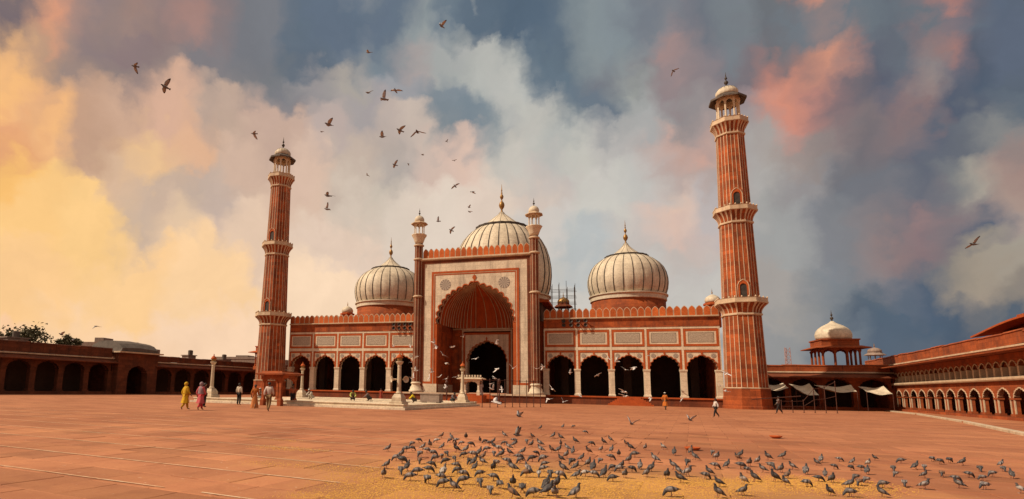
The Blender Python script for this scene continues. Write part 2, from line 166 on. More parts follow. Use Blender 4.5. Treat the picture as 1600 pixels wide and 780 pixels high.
def row_group(row):
    """one elevation row of cloud colours as a small node group: left and right half of the azimuth range"""
    g = bpy.data.node_groups.new('sky_row', 'ShaderNodeTree')
    for nm in ('Left', 'Right', 'Side'):
        g.interface.new_socket(nm, in_out='INPUT', socket_type='NodeSocketFloat')
    g.interface.new_socket('Color', in_out='OUTPUT', socket_type='NodeSocketColor')
    gi = g.nodes.new('NodeGroupInput')
    go = g.nodes.new('NodeGroupOutput')
    mx = g.nodes.new('ShaderNodeMix')
    mx.data_type = 'RGBA'
    g.links.new(gi.outputs[2], mx.inputs['Factor'])
    for side, (i0, i1) in enumerate(((0, half), (half, NA_ - 1))):
        cr = g.nodes.new('ShaderNodeValToRGB')
        e = cr.color_ramp.elements
        for i in range(i0, i1 + 1):
            k = (i - i0) / (i1 - i0)
            q = e[0] if i == i0 else (e[len(e) - 1] if i == i1 else e.new(k))
            q.color = (*srgb(row[i * 3:i * 3 + 3]), 1)
            q.position = k
        g.links.new(gi.outputs[side], cr.inputs[0])
        g.links.new(cr.outputs[0], mx.inputs['AB'[side]])
    g.links.new(mx.outputs['Result'], go.inputs[0])
    return g
groups = [row_group(row) for row in SKY_ROWS]
prev = None
for ri, row in enumerate(SKY_ROWS):
    gn = W('ShaderNodeGroup')
    gn.node_tree = groups[ri]
    for k_, v_ in enumerate((t_left, t_right, is_right)):
        wl.new(v_, gn.inputs[k_])
    colr_ = gn.outputs[0]
    if prev is None:
        prev = colr_
    else:
        e0 = R(-1 + 46.5 * (ri - 1) / (NR_ - 1))
        mr = W('ShaderNodeMapRange')
        mr.inputs['From Min'].default_value = e0
        mr.inputs['From Max'].default_value = e0 + R(46.5 / (NR_ - 1))
        wl.new(el, mr.inputs['Value'])
        prev = wmix(mr.outputs[0], prev, colr_)
# away from the picture the sky settles to the mean of the colours in view
flat = [srgb(r_[i:i + 3]) for r_ in SKY_ROWS for i in range(0, len(r_), 3)]
meanc = tuple(sum(c[k] for c in flat) / len(flat) for k in range(3)) + (1,)
dev = wmath('ABSOLUTE', wmath('SUBTRACT', deg, -12.5))
mr = W('ShaderNodeMapRange', interpolation_type='SMOOTHSTEP')
mr.inputs['From Min'].default_value = 62
mr.inputs['From Max'].default_value = 120
wl.new(dev, mr.inputs['Value'])
prev = wmix(mr.outputs[0], prev, meanc)
# billows
nb = W('ShaderNodeTexNoise')
nb.inputs['Scale'].default_value = 11.0
nb.inputs['Detail'].default_value = 7.0
nb.inputs['Roughness'].default_value = 0.6
nb.inputs['Distortion'].default_value = 0.35
wl.new(vec, nb.inputs['Vector'])
fac = wmath('MULTIPLY_ADD', nb.outputs['Fac'], 0.28, 0.87)
cl = W('ShaderNodeVectorMath', operation='SCALE')
wl.new(prev, cl.inputs[0])
wl.new(wmath('MULTIPLY', fac, 9.6), cl.inputs['Scale'])
skyt = W('ShaderNodeTexSky', sky_type='NISHITA')
skyt.sun_disc = False
skyt.sun_elevation = SUN_EL
skyt.sun_rotation = math.atan2(to_sun.x, to_sun.y)
skyt.air_density = 1.4
skyt.dust_density = 3.0
sks = W('ShaderNodeVectorMath', operation='SCALE')
sks.inputs['Scale'].default_value = 0.012
wl.new(skyt.outputs[0], sks.inputs[0])
sm = W('ShaderNodeVectorMath', operation='ADD')
wl.new(cl.outputs[0], sm.inputs[0])
wl.new(sks.outputs[0], sm.inputs[1])
bg = W('ShaderNodeBackground')
bg.inputs['Strength'].default_value = 0.1
wl.new(sm.outputs[0], bg.inputs['Color'])
wo = W('ShaderNodeOutputWorld')
wl.new(bg.outputs[0], wo.inputs[0])
world.cycles.sampling_method = 'MANUAL'
world.cycles.sample_map_resolution = 256
SC.world = world

# ------------------------------------------------------------------ materials
MATS = {}

def mat(name, c1, c2, scale=1.0, rough=.8, bump=.15, bscale=None, stretch=(1, 1, 1), stain=None, stain_amt=.5, stain_scale=(1, 1, .12),
        courses=None, rnd=0.0, spec=.3, local=False, metal=0.0):
    m = bpy.data.materials.new(name)
    m.use_nodes = True
    nt = m.node_tree
    N, L = nt.nodes, nt.links
    N.clear()
    out = N.new('ShaderNodeOutputMaterial')
    bs = N.new('ShaderNodeBsdfPrincipled')
    bs.inputs['Roughness'].default_value = rough
    bs.inputs['Metallic'].default_value = metal
    bs.inputs['Specular IOR Level'].default_value = spec
    L.new(bs.outputs[0], out.inputs[0])
    if local:
        pos = N.new('ShaderNodeTexCoord').outputs['Object']
    else:
        pos = N.new('ShaderNodeNewGeometry').outputs['Position']
    mp = N.new('ShaderNodeMapping')
    mp.inputs['Scale'].default_value = stretch
    L.new(pos, mp.inputs[0])

    def noise(sc, det, vec, rg=.6):
        n = N.new('ShaderNodeTexNoise')
        n.inputs['Scale'].default_value = sc
        n.inputs['Detail'].default_value = det
        n.inputs['Roughness'].default_value = rg
        L.new(vec, n.inputs['Vector'])
        return n.outputs['Fac']

    def remap(v, a, b, c=0., d=1.):
        n = N.new('ShaderNodeMapRange')
        for k, q in zip(('From Min', 'From Max', 'To Min', 'To Max'), (a, b, c, d)):
            n.inputs[k].default_value = q
        L.new(v, n.inputs['Value'])
        return n.outputs[0]

    def mix(f, a, b, mode='MIX'):
        n = N.new('ShaderNodeMix')
        n.data_type = 'RGBA'
        n.blend_type = mode
        for key, q in (('Factor', f), ('A', a), ('B', b)):
            if isinstance(q, (int, float)):
                n.inputs[key].default_value = q
            elif isinstance(q, tuple):
                n.inputs[key].default_value = (*q, 1)
            else:
                L.new(q, n.inputs[key])
        return n.outputs['Result']

    f1 = noise(scale, 6, mp.outputs[0])
    col = mix(remap(f1, .32, .68), c1, c2)
    f2 = noise(scale * 9, 4, mp.outputs[0])
    gr = N.new('ShaderNodeCombineColor')
    g = remap(f2, .3, .7, .82, 1.14)
    for i in range(3):
        L.new(g, gr.inputs[i])
    col = mix(1.0, col, gr.outputs[0], 'MULTIPLY')
    hgt = f2
    if courses:
        bw, bh, amt = courses
        sp = N.new('ShaderNodeSeparateXYZ')
        L.new(pos, sp.inputs[0])
        ad = N.new('ShaderNodeMath')
        ad.operation = 'ADD'
        L.new(sp.outputs[0], ad.inputs[0])
        L.new(sp.outputs[1], ad.inputs[1])
        cb = N.new('ShaderNodeCombineXYZ')
        L.new(ad.outputs[0], cb.inputs[0])
        L.new(sp.outputs[2], cb.inputs[1])
        br = N.new('ShaderNodeTexBrick')
        br.inputs['Scale'].default_value = 1
        br.inputs['Brick Width'].default_value = bw
        br.inputs['Row Height'].default_value = bh
        br.inputs['Mortar Size'].default_value = .012
        br.inputs['Bias'].default_value = 0
        br.inputs['Color1'].default_value = (1 - amt, 1 - amt, 1 - amt, 1)
        br.inputs['Color2'].default_value = (1 + amt * .6, 1 + amt * .6, 1 + amt * .6, 1)
        br.inputs['Mortar'].default_value = (.62, .6, .58, 1)
        L.new(cb.outputs[0], br.inputs['Vector'])
        col = mix(1.0, col, br.outputs['Color'], 'MULTIPLY')
    if stain:
        ms = N.new('ShaderNodeMapping')
        ms.inputs['Scale'].default_value = stain_scale
        L.new(pos, ms.inputs[0])
        fs = noise(1.3, 7, ms.outputs[0], .66)
        col = mix(remap(fs, .5, .72, 0, stain_amt), col, stain)
    if rnd:
        oi = N.new('ShaderNodeObjectInfo')
        hv = N.new('ShaderNodeHueSaturation')
        v = remap(oi.outputs['Random'], 0, 1, 1 - rnd, 1 + rnd)
        L.new(v, hv.inputs['Value'])
        L.new(col, hv.inputs['Color'])
        col = hv.outputs[0]
    L.new(col, bs.inputs['Base Color'])
    if bump:
        bp = N.new('ShaderNodeBump')
        bp.inputs['Strength'].default_value = bump
        bp.inputs['Distance'].default_value = .05
        hb = noise(bscale, 5, mp.outputs[0]) if bscale else hgt
        L.new(hb, bp.inputs['Height'])
        L.new(bp.outputs[0], bs.inputs['Normal'])
    MATS[name] = m
    return m

RED = mat('red_sandstone', (.41, .092, .021), (.22, .046, .012), .7, .85, .2, stain=(.09, .032, .018), stain_amt=.8, courses=(1.1, .5, .34))
REDP = mat('red_sandstone_plain', (.45, .094, .018), (.34, .063, .012), .9, .85, .15, stain=(.14, .05, .03), stain_amt=.35)
REDM = mat('merlon_sandstone', (.49, .118, .026), (.36, .074, .015), .7, .85, .1, rnd=.22)
REDD = mat('weathered_sandstone', (.22, .056, .02), (.12, .032, .014), .5, .9, .2, stain=(.05, .025, .018), stain_amt=.7, courses=(1.2, .4, .15))
REDW = mat('arcade_sandstone', (.37, .085, .02), (.21, .045, .013), .35, .88, .2, stain=(.10, .04, .025), stain_amt=.6, courses=(.9, .36, .2))
MARB = mat('white_marble', (.72, .60, .44), (.58, .47, .34), .8, .6, .08, stain=(.30, .22, .15), stain_amt=.5, courses=(1.3, .62, .07))
MARBS = mat('aged_marble', (.70, .59, .44), (.54, .44, .33), .6, .65, .08, stain=(.22, .17, .13), stain_amt=.7, stain_scale=(1.2, 1.2, .1), courses=(1.4, .8, .06))
MARBD = mat('dome_marble', (.64, .56, .43), (.49, .42, .32), .45, .6, .12, stain=(.26, .21, .165), stain_amt=.6, stain_scale=(.8, .8, .35), courses=(30, .85, .07))
TRIM = mat('marble_trim', (.60, .46, .32), (.44, .32, .21), 1.2, .65, .08, stain=(.26, .16, .11), stain_amt=.5)
SLATE = mat('black_slate', (.035, .028, .024), (.07, .055, .045), 2, .7, .1)
GOLD = mat('gilded_brass', (.34, .19, .055), (.2, .11, .04), 3, .45, .05, metal=.5)
DARKM = mat('dark_metal', (.03, .025, .022), (.06, .045, .035), 3, .55, .1)
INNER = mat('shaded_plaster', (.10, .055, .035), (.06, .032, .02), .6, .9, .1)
DKST = mat('dark_grey_stone', (.13, .105, .09), (.08, .065, .055), 1.5, .8, .1)  # weathered grey, darkened so the minaret eave's underside shade sits in the colour
INSC = None
LAMP = mat('lamp_stone', (.58, .47, .34), (.42, .33, .23), 2.0, .6, .1, stain=(.2, .15, .1), stain_amt=.5)
RUST = mat('painted_iron', (.10, .035, .022), (.05, .02, .015), 6, .6, .1)
CLOTH = mat('tarpaulin', (.68, .58, .45), (.46, .38, .28), .8, .85, .3, stain=(.15, .12, .1), stain_amt=.5, stain_scale=(1, 1, 1))
REDL = mat('shaded_sandstone', (.17, .05, .02), (.10, .03, .014), .35, .9, .2, stain=(.04, .02, .014), stain_amt=.7, courses=(.9, .36, .25))  # darker copy of the arcade sandstone: the left side's shade put in colour
CONC = mat('grey_render', (.30, .22, .18), (.20, .15, .125), .4, .9, .1, stain=(.1, .075, .06), stain_amt=.6)
BARK = mat('bark', (.06, .04, .028), (.03, .02, .014), 4, .9, .4)
LEAF = mat('leaves', (.075, .07, .03), (.11, .095, .05), .7, .7, 0)

# ------------------------------------------------------------------ mesh helpers
class MB:
    def __init__(s):
        s.v, s.f, s.mi = [], [], []

    def quad(s, a, b, c, d, mi=0):
        n = len(s.v)
        s.v += [a, b, c, d]
        s.f.append((n, n + 1, n + 2, n + 3))
        s.mi.append(mi)

    def box(s, x0, x1, y0, y1, z0, z1, mi=0):
        x0, x1 = min(x0, x1), max(x0, x1)
        y0, y1 = min(y0, y1), max(y0, y1)
        n = len(s.v)
        s.v += [(x0, y0, z0), (x1, y0, z0), (x1, y1, z0), (x0, y1, z0), (x0, y0, z1), (x1, y0, z1), (x1, y1, z1), (x0, y1, z1)]
        for f in ((3, 2, 1, 0), (4, 5, 6, 7), (0, 1, 5, 4), (1, 2, 6, 5), (2, 3, 7, 6), (3, 0, 4, 7)):
            s.f.append(tuple(n + i for i in f))
            s.mi.append(mi)

    def rings(s, rings, cap0=True, cap1=True, mi=0, close=True):
        n0 = len(s.v)
        k = len(rings[0])
        for r in rings:
            s.v += [tuple(p) for p in r]
        for i in range(len(rings) - 1):
            for j in range(k if close else k - 1):
                a = n0 + i * k + j
                b = n0 + i * k + (j + 1) % k
                s.f.append((a, b, b + k, a + k))
                s.mi.append(mi[i] if isinstance(mi, (list, tuple)) else mi)
        if cap0:
            s.f.append(tuple(n0 + j for j in reversed(range(k))))
            s.mi.append(mi[0] if isinstance(mi, (list, tuple)) else mi)
        if cap1:
            s.f.append(tuple(n0 + (len(rings) - 1) * k + j for j in range(k)))
            s.mi.append(mi[-1] if isinstance(mi, (list, tuple)) else mi)

    def lathe(s, prof, n=24, ph=0.0, cx=0, cy=0, lob=0, lamp=0, cap0=True, cap1=True):
        rr = []
        for r, z in prof:
            ring = []
            for j in range(n):
                a = 2 * PI * j / n + ph
                q = r * (1 + (lamp * abs(math.cos(lob * a / 2)) if lob else 0))
                ring.append((cx + q * math.sin(a), cy - q * math.cos(a), z))
            rr.append([p for p in ring])
        s.rings(rr, cap0, cap1)

    def tube(s, pts, r, n=6):
        rr = []
        P = [Vector(p) for p in pts]
        for i, p in enumerate(P):
            d = (P[min(i + 1, len(P) - 1)] - P[max(i - 1, 0)]).normalized()
            a = d.cross(Vector((0, 0, 1)))
            if a.length < 1e-3:
                a = d.cross(Vector((1, 0, 0)))
            a.normalize()
            b = a.cross(d)
            q = r[i] if isinstance(r, (list, tuple)) else r
            rr.append([tuple(p + a * (q * math.cos(2 * PI * j / n)) + b * (q * math.sin(2 * PI * j / n))) for j in range(n)])
        s.rings(rr)

    def extr(s, poly, y0, y1, mi=0):
        """polygon in xz, extruded along y"""
        k = len(poly)
        s.rings([[(x, y0, z) for x, z in poly], [(x, y1, z) for x, z in poly]], mi=mi)

    def mesh(s, name, mats, smooth=False):
        me = bpy.data.meshes.new(name)
        me.from_pydata(s.v, [], s.f)
        if not isinstance(mats, (list, tuple)):
            mats = [mats]
        for m in mats:
            me.materials.append(m)
        if len(mats) > 1:
            me.polygons.foreach_set('material_index', s.mi)
        if smooth:
            me.polygons.foreach_set('use_smooth', [True] * len(me.polygons))
        me.validate()
        me.update()
        return me

    def build(s, name, mats, parent=None, loc=(0, 0, 0), rz=0.0, smooth=False):
        return put(name, s.mesh(name, mats, smooth), parent, loc, rz)

def put(name, me, parent=None, loc=(0, 0, 0), rz=0.0):
    o = bpy.data.objects.new(name, me)
    COL.objects.link(o)
    o.location = loc
    o.rotation_euler = (0, 0, rz)
    if parent:
        o.parent = parent
    return o

def tag(o, label=None, cat=None, group=None, kind=None):
    for k, v in (('label', label), ('category', cat), ('group', group), ('kind', kind)):
        if v:
            o[k] = v
    return o

def thing(name, label, cat, loc=(0, 0, 0), rz=0.0, group=None):
    o = bpy.data.objects.new(name, None)
    COL.objects.link(o)
    o.location = loc
    o.rotation_euler = (0, 0, rz)
    o.empty_display_size = .5
    return tag(o, label, cat, group)

def box(name, m, parent, *b):
    q = MB()
    q.box(*b)
    return q.build(name, m, parent)

SHAPE = [(1, 0), (.992, .10), (.967, .25), (.9, .4375), (.767, .625), (.6, .766), (.35, .89), (.18, .95), (0., 1.02)]

def _arch_side(n):
    """points from spring to apex, evenly spaced"""
    P = []
    for i in range(len(SHAPE) - 1):
        p0 = SHAPE[max(i - 1, 0)]
        p1, p2 = SHAPE[i], SHAPE[i + 1]
        p3 = SHAPE[min(i + 2, len(SHAPE) - 1)]
        for j in range(8):
            t = j / 8
            P.append(tuple(.5 * ((2 * p1[k]) + (-p0[k] + p2[k]) * t + (2 * p0[k] - 5 * p1[k] + 4 * p2[k] - p3[k]) * t * t + (-p0[k] + 3 * p1[k] - 3 * p2[k] + p3[k]) * t ** 3) for k in (0, 1)))
    P.append(SHAPE[-1])
    L = [0]
    for a, b in zip(P, P[1:]):
        L.append(L[-1] + math.dist(a, b))
    out = []
    for i in range(n + 1):
        t = L[-1] * i / n
        k = max(j for j in range(len(L)) if L[j] <= t + 1e-9)
        k = min(k, len(P) - 2)
        q = (t - L[k]) / max(L[k + 1] - L[k], 1e-9)
        out.append((P[k][0] + (P[k + 1][0] - P[k][0]) * q, P[k][1] + (P[k + 1][1] - P[k][1]) * q))
    return out

def arch_curve(hw, rise, cusps=0, depth=0., n=40):
    side = _arch_side(n)
    pts = []
    for i, (x, z) in enumerate(side):
        if cusps and 0 < i < n:
            a, b = side[i - 1], side[i + 1]
            dx, dz = (b[0] - a[0]) * hw, (b[1] - a[1]) * rise
            l = math.hypot(dx, dz)
            off = depth * (abs(math.sin(PI * cusps * i / n)) - .6)
            pts.append((x * hw + dz / l * off, z * rise - dx / l * off))
        else:
            pts.append((x * hw, z * rise))
    return pts + [(-x, z) for x, z in reversed(pts[:-1])]

def arch_plate(q, xc, zs, curve, hx, ht, y0, y1, mi=0):
    """wall plate with an arched opening: rectangle xc+-hx, zs..zs+ht, front at y0, reveal to y1"""
    ac = math.atan2(ht, hx)
    pts = []
    for (a, b) in zip(curve, curve[1:]):
        pts.append(a)
        ta, tb = math.atan2(a[1], a[0]), math.atan2(b[1], b[0])
        for c in (ac, PI - ac):
            if ta < c < tb:
                t = (c - ta) / (tb - ta)
                pts.append((a[0] + (b[0] - a[0]) * t, a[1] + (b[1] - a[1]) * t))
    pts.append(curve[-1])
    hit = []
    for x, z in pts:
        t = 1e9
        if abs(x) > 1e-6:
            t = hx / abs(x)
        if z > 1e-6:
            t = min(t, ht / z)
        t = max(t, 1.0)
        hit.append((x * t, z * t))
    for i in range(len(pts) - 1):
        a, b, c, d = pts[i], pts[i + 1], hit[i + 1], hit[i]
        f = lambda p, y: (xc + p[0], y, zs + p[1])
        q.quad(f(a, y0), f(d, y0), f(c, y0), f(b, y0), mi)
        q.quad(f(a, y0), f(b, y0), f(b, y1), f(a, y1), mi)
        q.quad(f(a, y1), f(b, y1), f(c, y1), f(d, y1), mi)
        q.quad(f(d, y0), f(d, y1), f(c, y1), f(c, y0), mi)

def arch_band(q, xc, zs, inner, outer, y0, y1, mi=0):
    for i in range(len(inner) - 1):
        a, b, c, d = inner[i], inner[i + 1], outer[i + 1], outer[i]
        f = lambda p, y: (xc + p[0], y, zs + p[1])
        q.quad(f(a, y0), f(d, y0), f(c, y0), f(b, y0), mi)
        q.quad(f(a, y0), f(b, y0), f(b, y1), f(a, y1), mi)
        q.quad(f(d, y1), f(c, y1), f(c, y0), f(d, y0), mi)

FIN = [(0, 0), (.26, .0), (.14, .06), (.10, .12), (.30, .2), (.36, .27), (.28, .35), (.09, .41), (.08, .47), (.20, .51), (.23, .56), (.17, .61), (.06, .65), (.12, .68), (.05, .72), (.09, .76), (.05, .82), (.015, .98), (0.0, 1.0)]

def finial(parent, x, y, z, h, r, m=None, name='finial'):
    q = MB()
    q.lathe([(max(a * r * 2.2, .004), b * h) for a, b in FIN], 12)
    return q.build(name, m or GOLD, parent, (x, y, z), smooth=True)

def octo(q, prof, ph=PI / 8, n=8):
    q.lathe(prof, n, ph)

# ------------------------------------------------------------------ ground
ROT = -0.12                        # the court's paving, pool and arcades against the prayer hall
ca, sa = math.cos(ROT), math.sin(ROT)

def court(u, v, z=0.0):
    return (u * ca - v * sa, u * sa + v * ca, z)

def ground_material(name, joints):
    m = bpy.data.materials.new(name)
    m.use_nodes = True
    N, L = m.node_tree.nodes, m.node_tree.links
    bs = N['Principled BSDF']
    bs.inputs['Roughness'].default_value = .78
    bs.inputs['Specular IOR Level'].default_value = .25
    pos = N.new('ShaderNodeNewGeometry').outputs['Position']
    mp = N.new('ShaderNodeMapping')
    mp.inputs['Rotation'].default_value = (0, 0, -ROT)
    L.new(pos, mp.inputs[0])

    def noise(sc, det, st=None, rg=.6):
        n = N.new('ShaderNodeTexNoise')
        n.inputs['Scale'].default_value = sc
        n.inputs['Detail'].default_value = det
        n.inputs['Roughness'].default_value = rg
        if st:
            k = N.new('ShaderNodeMapping')
            k.inputs['Scale'].default_value = st
            L.new(mp.outputs[0], k.inputs[0])
            L.new(k.outputs[0], n.inputs['Vector'])
        else:
            L.new(pos, n.inputs['Vector'])
        return n.outputs['Fac']

    def remap(v, a, b, c=0., d=1.):
        n = N.new('ShaderNodeMapRange')
        for k, q in zip(('From Min', 'From Max', 'To Min', 'To Max'), (a, b, c, d)):
            n.inputs[k].default_value = q
        L.new(v, n.inputs['Value'])
        return n.outputs[0]

    def mix(f, a, b, mode='MIX'):
        n = N.new('ShaderNodeMix')
        n.data_type = 'RGBA'
        n.blend_type = mode
        for key, q in (('Factor', f), ('A', a), ('B', b)):
            if isinstance(q, (int, float)):
                n.inputs[key].default_value = q
            elif isinstance(q, tuple):
                n.inputs[key].default_value = (*q, 1)
            else:
                L.new(q, n.inputs[key])
        return n.outputs['Result']
    col = mix(remap(noise(.10, 5), .35, .65), (.42, .178, .088), (.30, .110, .052))
    col = mix(remap(noise(.5, 6, (.35, 1.6, 1)), .45, .75, 0, .6), col, (.52, .24, .105))
    col = mix(remap(noise(1.9, 6), .52, .78, 0, .6), col, (.22, .078, .04))
    col = mix(remap(noise(22, 4), .3, .7, 0, .45), col, (.30, .11, .055))
    # ochre dust trodden out from the bird feed
    vm = N.new('ShaderNodeVectorMath')
    vm.operation = 'SUBTRACT'
    vm.inputs[1].default_value = court(24.6, -63.4)
    L.new(pos, vm.inputs[0])
    vs = N.new('ShaderNodeVectorMath')
    vs.operation = 'MULTIPLY'
    vs.inputs[1].default_value = (.15, .26, 0)
    L.new(vm.outputs[0], vs.inputs[0])
    vl = N.new('ShaderNodeVectorMath')
    vl.operation = 'LENGTH'
    L.new(vs.outputs[0], vl.inputs[0])
    ad = N.new('ShaderNodeMath')
    ad.operation = 'MULTIPLY_ADD'
    L.new(noise(.8, 5), ad.inputs[0])
    ad.inputs[1].default_value = 1.2
    L.new(vl.outputs['Value'], ad.inputs[2])
    col = mix(remap(ad.outputs[0], .75, 1.6, .75, 0), col, (.46, .25, .085))
    col = mix(remap(noise(9, 2), .70, .74, 0, .55), col, (.60, .46, .36))
    col = mix(remap(noise(.28, 5), .55, .72, 0, .5), col, (.27, .095, .045))
    br = N.new('ShaderNodeTexBrick')
    br.offset = .5
    br.inputs['Scale'].default_value = 1
    br.inputs['Brick Width'].default_value = 1.3
    br.inputs['Row Height'].default_value = .975
    br.inputs['Mortar Size'].default_value = .014 if joints else 0.0
    br.inputs['Mortar Smooth'].default_value = .3
    br.inputs['Color1'].default_value = (.86, .84, .82, 1)
    br.inputs['Color2'].default_value = (1.1, 1.1, 1.1, 1)
    br.inputs['Mortar'].default_value = (.55, .5, .48, 1)
    L.new(mp.outputs[0], br.inputs['Vector'])
    col = mix(1., col, br.outputs['Color'], 'MULTIPLY')
    if not joints:
        oi = N.new('ShaderNodeObjectInfo')
        hv = N.new('ShaderNodeHueSaturation')
        L.new(remap(oi.outputs['Random'], 0, 1, .84, 1.14), hv.inputs['Value'])
        L.new(col, hv.inputs['Color'])
        col = hv.outputs[0]
    L.new(col, bs.inputs['Base Color'])
    bp = N.new('ShaderNodeBump')
    bp.inputs['Strength'].default_value = .25
    bp.inputs['Distance'].default_value = .03
    L.new(noise(7, 6), bp.inputs['Height'])
    L.new(bp.outputs[0], bs.inputs['Normal'])
    return m

PAVE = ground_material('court_paving', True)
SLAB = ground_material('court_slab', False)
LINE = mat('faded_whitewash', (.70, .52, .36), (.56, .34, .2), 3.5, .8, .1, stain=(.40, .17, .08), stain_amt=.8, stain_scale=(1.6, 1.6, 1))

q = MB()
q.quad((-3000, -3000, 0), (3000, -3000, 0), (3000, 3000, 0), (-3000, 3000, 0))
ground = tag(q.build('ground', PAVE), kind='structure')

# nearest slabs, each its own stone with recessed joints
cw, rh = 1.3, .975
cand = []
CAM = Vector((17.206, -75.911, 1.55))
_f = -_b
for j in range(-76, -40):
    v0 = j * rh
    for i in range(-22, 45):
        u0 = i * cw + (cw * .5 if j % 2 else 0)
        x, y, _ = court(u0 + cw / 2, v0 + rh / 2)
        d = Vector((x, y, 0)) - CAM
        z = d.dot(_f)
        if z < 1.5:
            continue
        px, py = 648.3 + 874.7 * d.dot(_r) / z, 477.5 - 874.7 * d.dot(_u) / z
        if -90 < px < 1690 and py < 830:
            cand.append((d.length, u0, v0))
cand.sort()
slab_meshes = []
for k in range(4):
    q = MB()
    g, b, h = .007, .012, .016
    x0, x1, y0, y1 = g, cw - g, g, rh - g
    jit = [random.uniform(-.004, .004) for _ in range(4)]
    lo = [(x0, y0, -.01), (x1, y0, -.01), (x1, y1, -.01), (x0, y1, -.01)]
    mid = [(p[0], p[1], h - .008) for p in lo]
    ch = [0.0, .05, .0, .08][k]
    top = [(x0 + b, y0 + b, h), (x1 - b - ch, y0 + b, h), (x1 - b, y1 - b, h), (x0 + b, y1 - b, h)]
    q.rings([lo, mid, top], cap0=False)
    slab_meshes.append(q.mesh('paving_slab', SLAB))
for n, (_, u0, v0) in enumerate(cand[:300]):
    o = put('paving_slab', slab_meshes[n % 4], ground, court(u0, v0, random.uniform(-.006, .003)), ROT)
    o.rotation_euler = (random.uniform(-.002, .002), random.uniform(-.002, .002), ROT)

# worn prayer-row lines
for k, v in enumerate((-68.95, -67.15, -65.38, -63.55, -61.75, -59.95, -58.15, -56.3, -54.5)):
    q = MB()
    n = 90
    for i in range(n):
        u = 21.6 - .3 * k - i * .75
        if random.random() < .02 + .02 * k:
            continue
        w0, w1 = random.uniform(.014, .026), random.uniform(.014, .026)
        e0 = random.uniform(-.008, .008)
        q.quad(court(u - .75, v - w0 + e0, .0235), court(u, v - w1, .0235), court(u, v + w0, .0235), court(u - .75, v + w1 + e0, .0235))
    q.build('row_line', LINE, ground)

# raised walk before the right arcade
q = MB()
pl = [(33.0, -49.0), (34.3, -43.6), (39.9, -26.4), (45.3, -7.0), (49, 12), (60, 12), (60, -49)]
q.rings([[(x, y, -.05) for x, y in pl], [(x, y, .10) for x, y in pl], [(x + .02, y, .12) for x, y in pl]])
walk = tag(q.build('pavement', PAVE), kind='structure')
for (a, b) in zip(pl[:4], pl[1:5]):
    n = max(1, int(math.dist(a, b) / 1.4))
    dx, dy = (b[0] - a[0]) / n, (b[1] - a[1]) / n
    for i in range(n):
        q = MB()
        L_ = math.hypot(dx, dy) - .03
        q.rings([[(0, -.03, .0), (L_, -.03, 0), (L_, .32, 0), (0, .32, 0)], [(0, -.03, .115), (L_, -.03, .115), (L_, .32, .115), (0, .32, .115)], [(.015, -.015, .128), (L_ - .015, -.015, .128), (L_ - .015, .3, .128), (.015, .3, .128)]])
        q.build('kerb_stone', LAMP, walk, (a[0] + dx * i, a[1] + dy * i, 0), math.atan2(dy, dx) + PI)

# ------------------------------------------------------------------ prayer hall
mosque = thing('mosque', 'red sandstone and white marble prayer hall with tall central arch and three striped domes', 'mosque')
A0, BW = 9.0, 4.174
BAYS = 5

def inscription_material():
    m = bpy.data.materials.new('inscription')
    m.use_nodes = True
    N, L = m.node_tree.nodes, m.node_tree.links
    bs = N['Principled BSDF']
    bs.inputs['Roughness'].default_value = .6
    pos = N.new('ShaderNodeNewGeometry').outputs['Position']
    mp = N.new('ShaderNodeMapping')
    mp.inputs['Scale'].default_value = (9, 1, 12)
    L.new(pos, mp.inputs[0])
    v = N.new('ShaderNodeTexNoise')
    v.inputs['Scale'].default_value = 1.5
    v.inputs['Detail'].default_value = 2
    v.inputs['Distortion'].default_value = 2.2
    L.new(mp.outputs[0], v.inputs['Vector'])
    w = N.new('ShaderNodeMath')
    w.operation = 'ABSOLUTE'
    s = N.new('ShaderNodeMath')
    s.operation = 'SUBTRACT'
    s.inputs[1].default_value = .5
    L.new(v.outputs['Fac'], s.inputs[0])
    L.new(s.outputs[0], w.inputs[0])
    r = N.new('ShaderNodeMapRange')
    r.inputs['From Min'].default_value = .03
    r.inputs['From Max'].default_value = .075
    L.new(w.outputs[0], r.inputs['Value'])
    mx = N.new('ShaderNodeMix')
    mx.data_type = 'RGBA'
    L.new(r.outputs[0], mx.inputs['Factor'])
    mx.inputs['A'].default_value = (.17, .125, .09, 1)
    mx.inputs['B'].default_value = (.50, .41, .31, 1)
    L.new(mx.outputs['Result'], bs.inputs['Base Color'])
    return m
INSC = inscription_material()

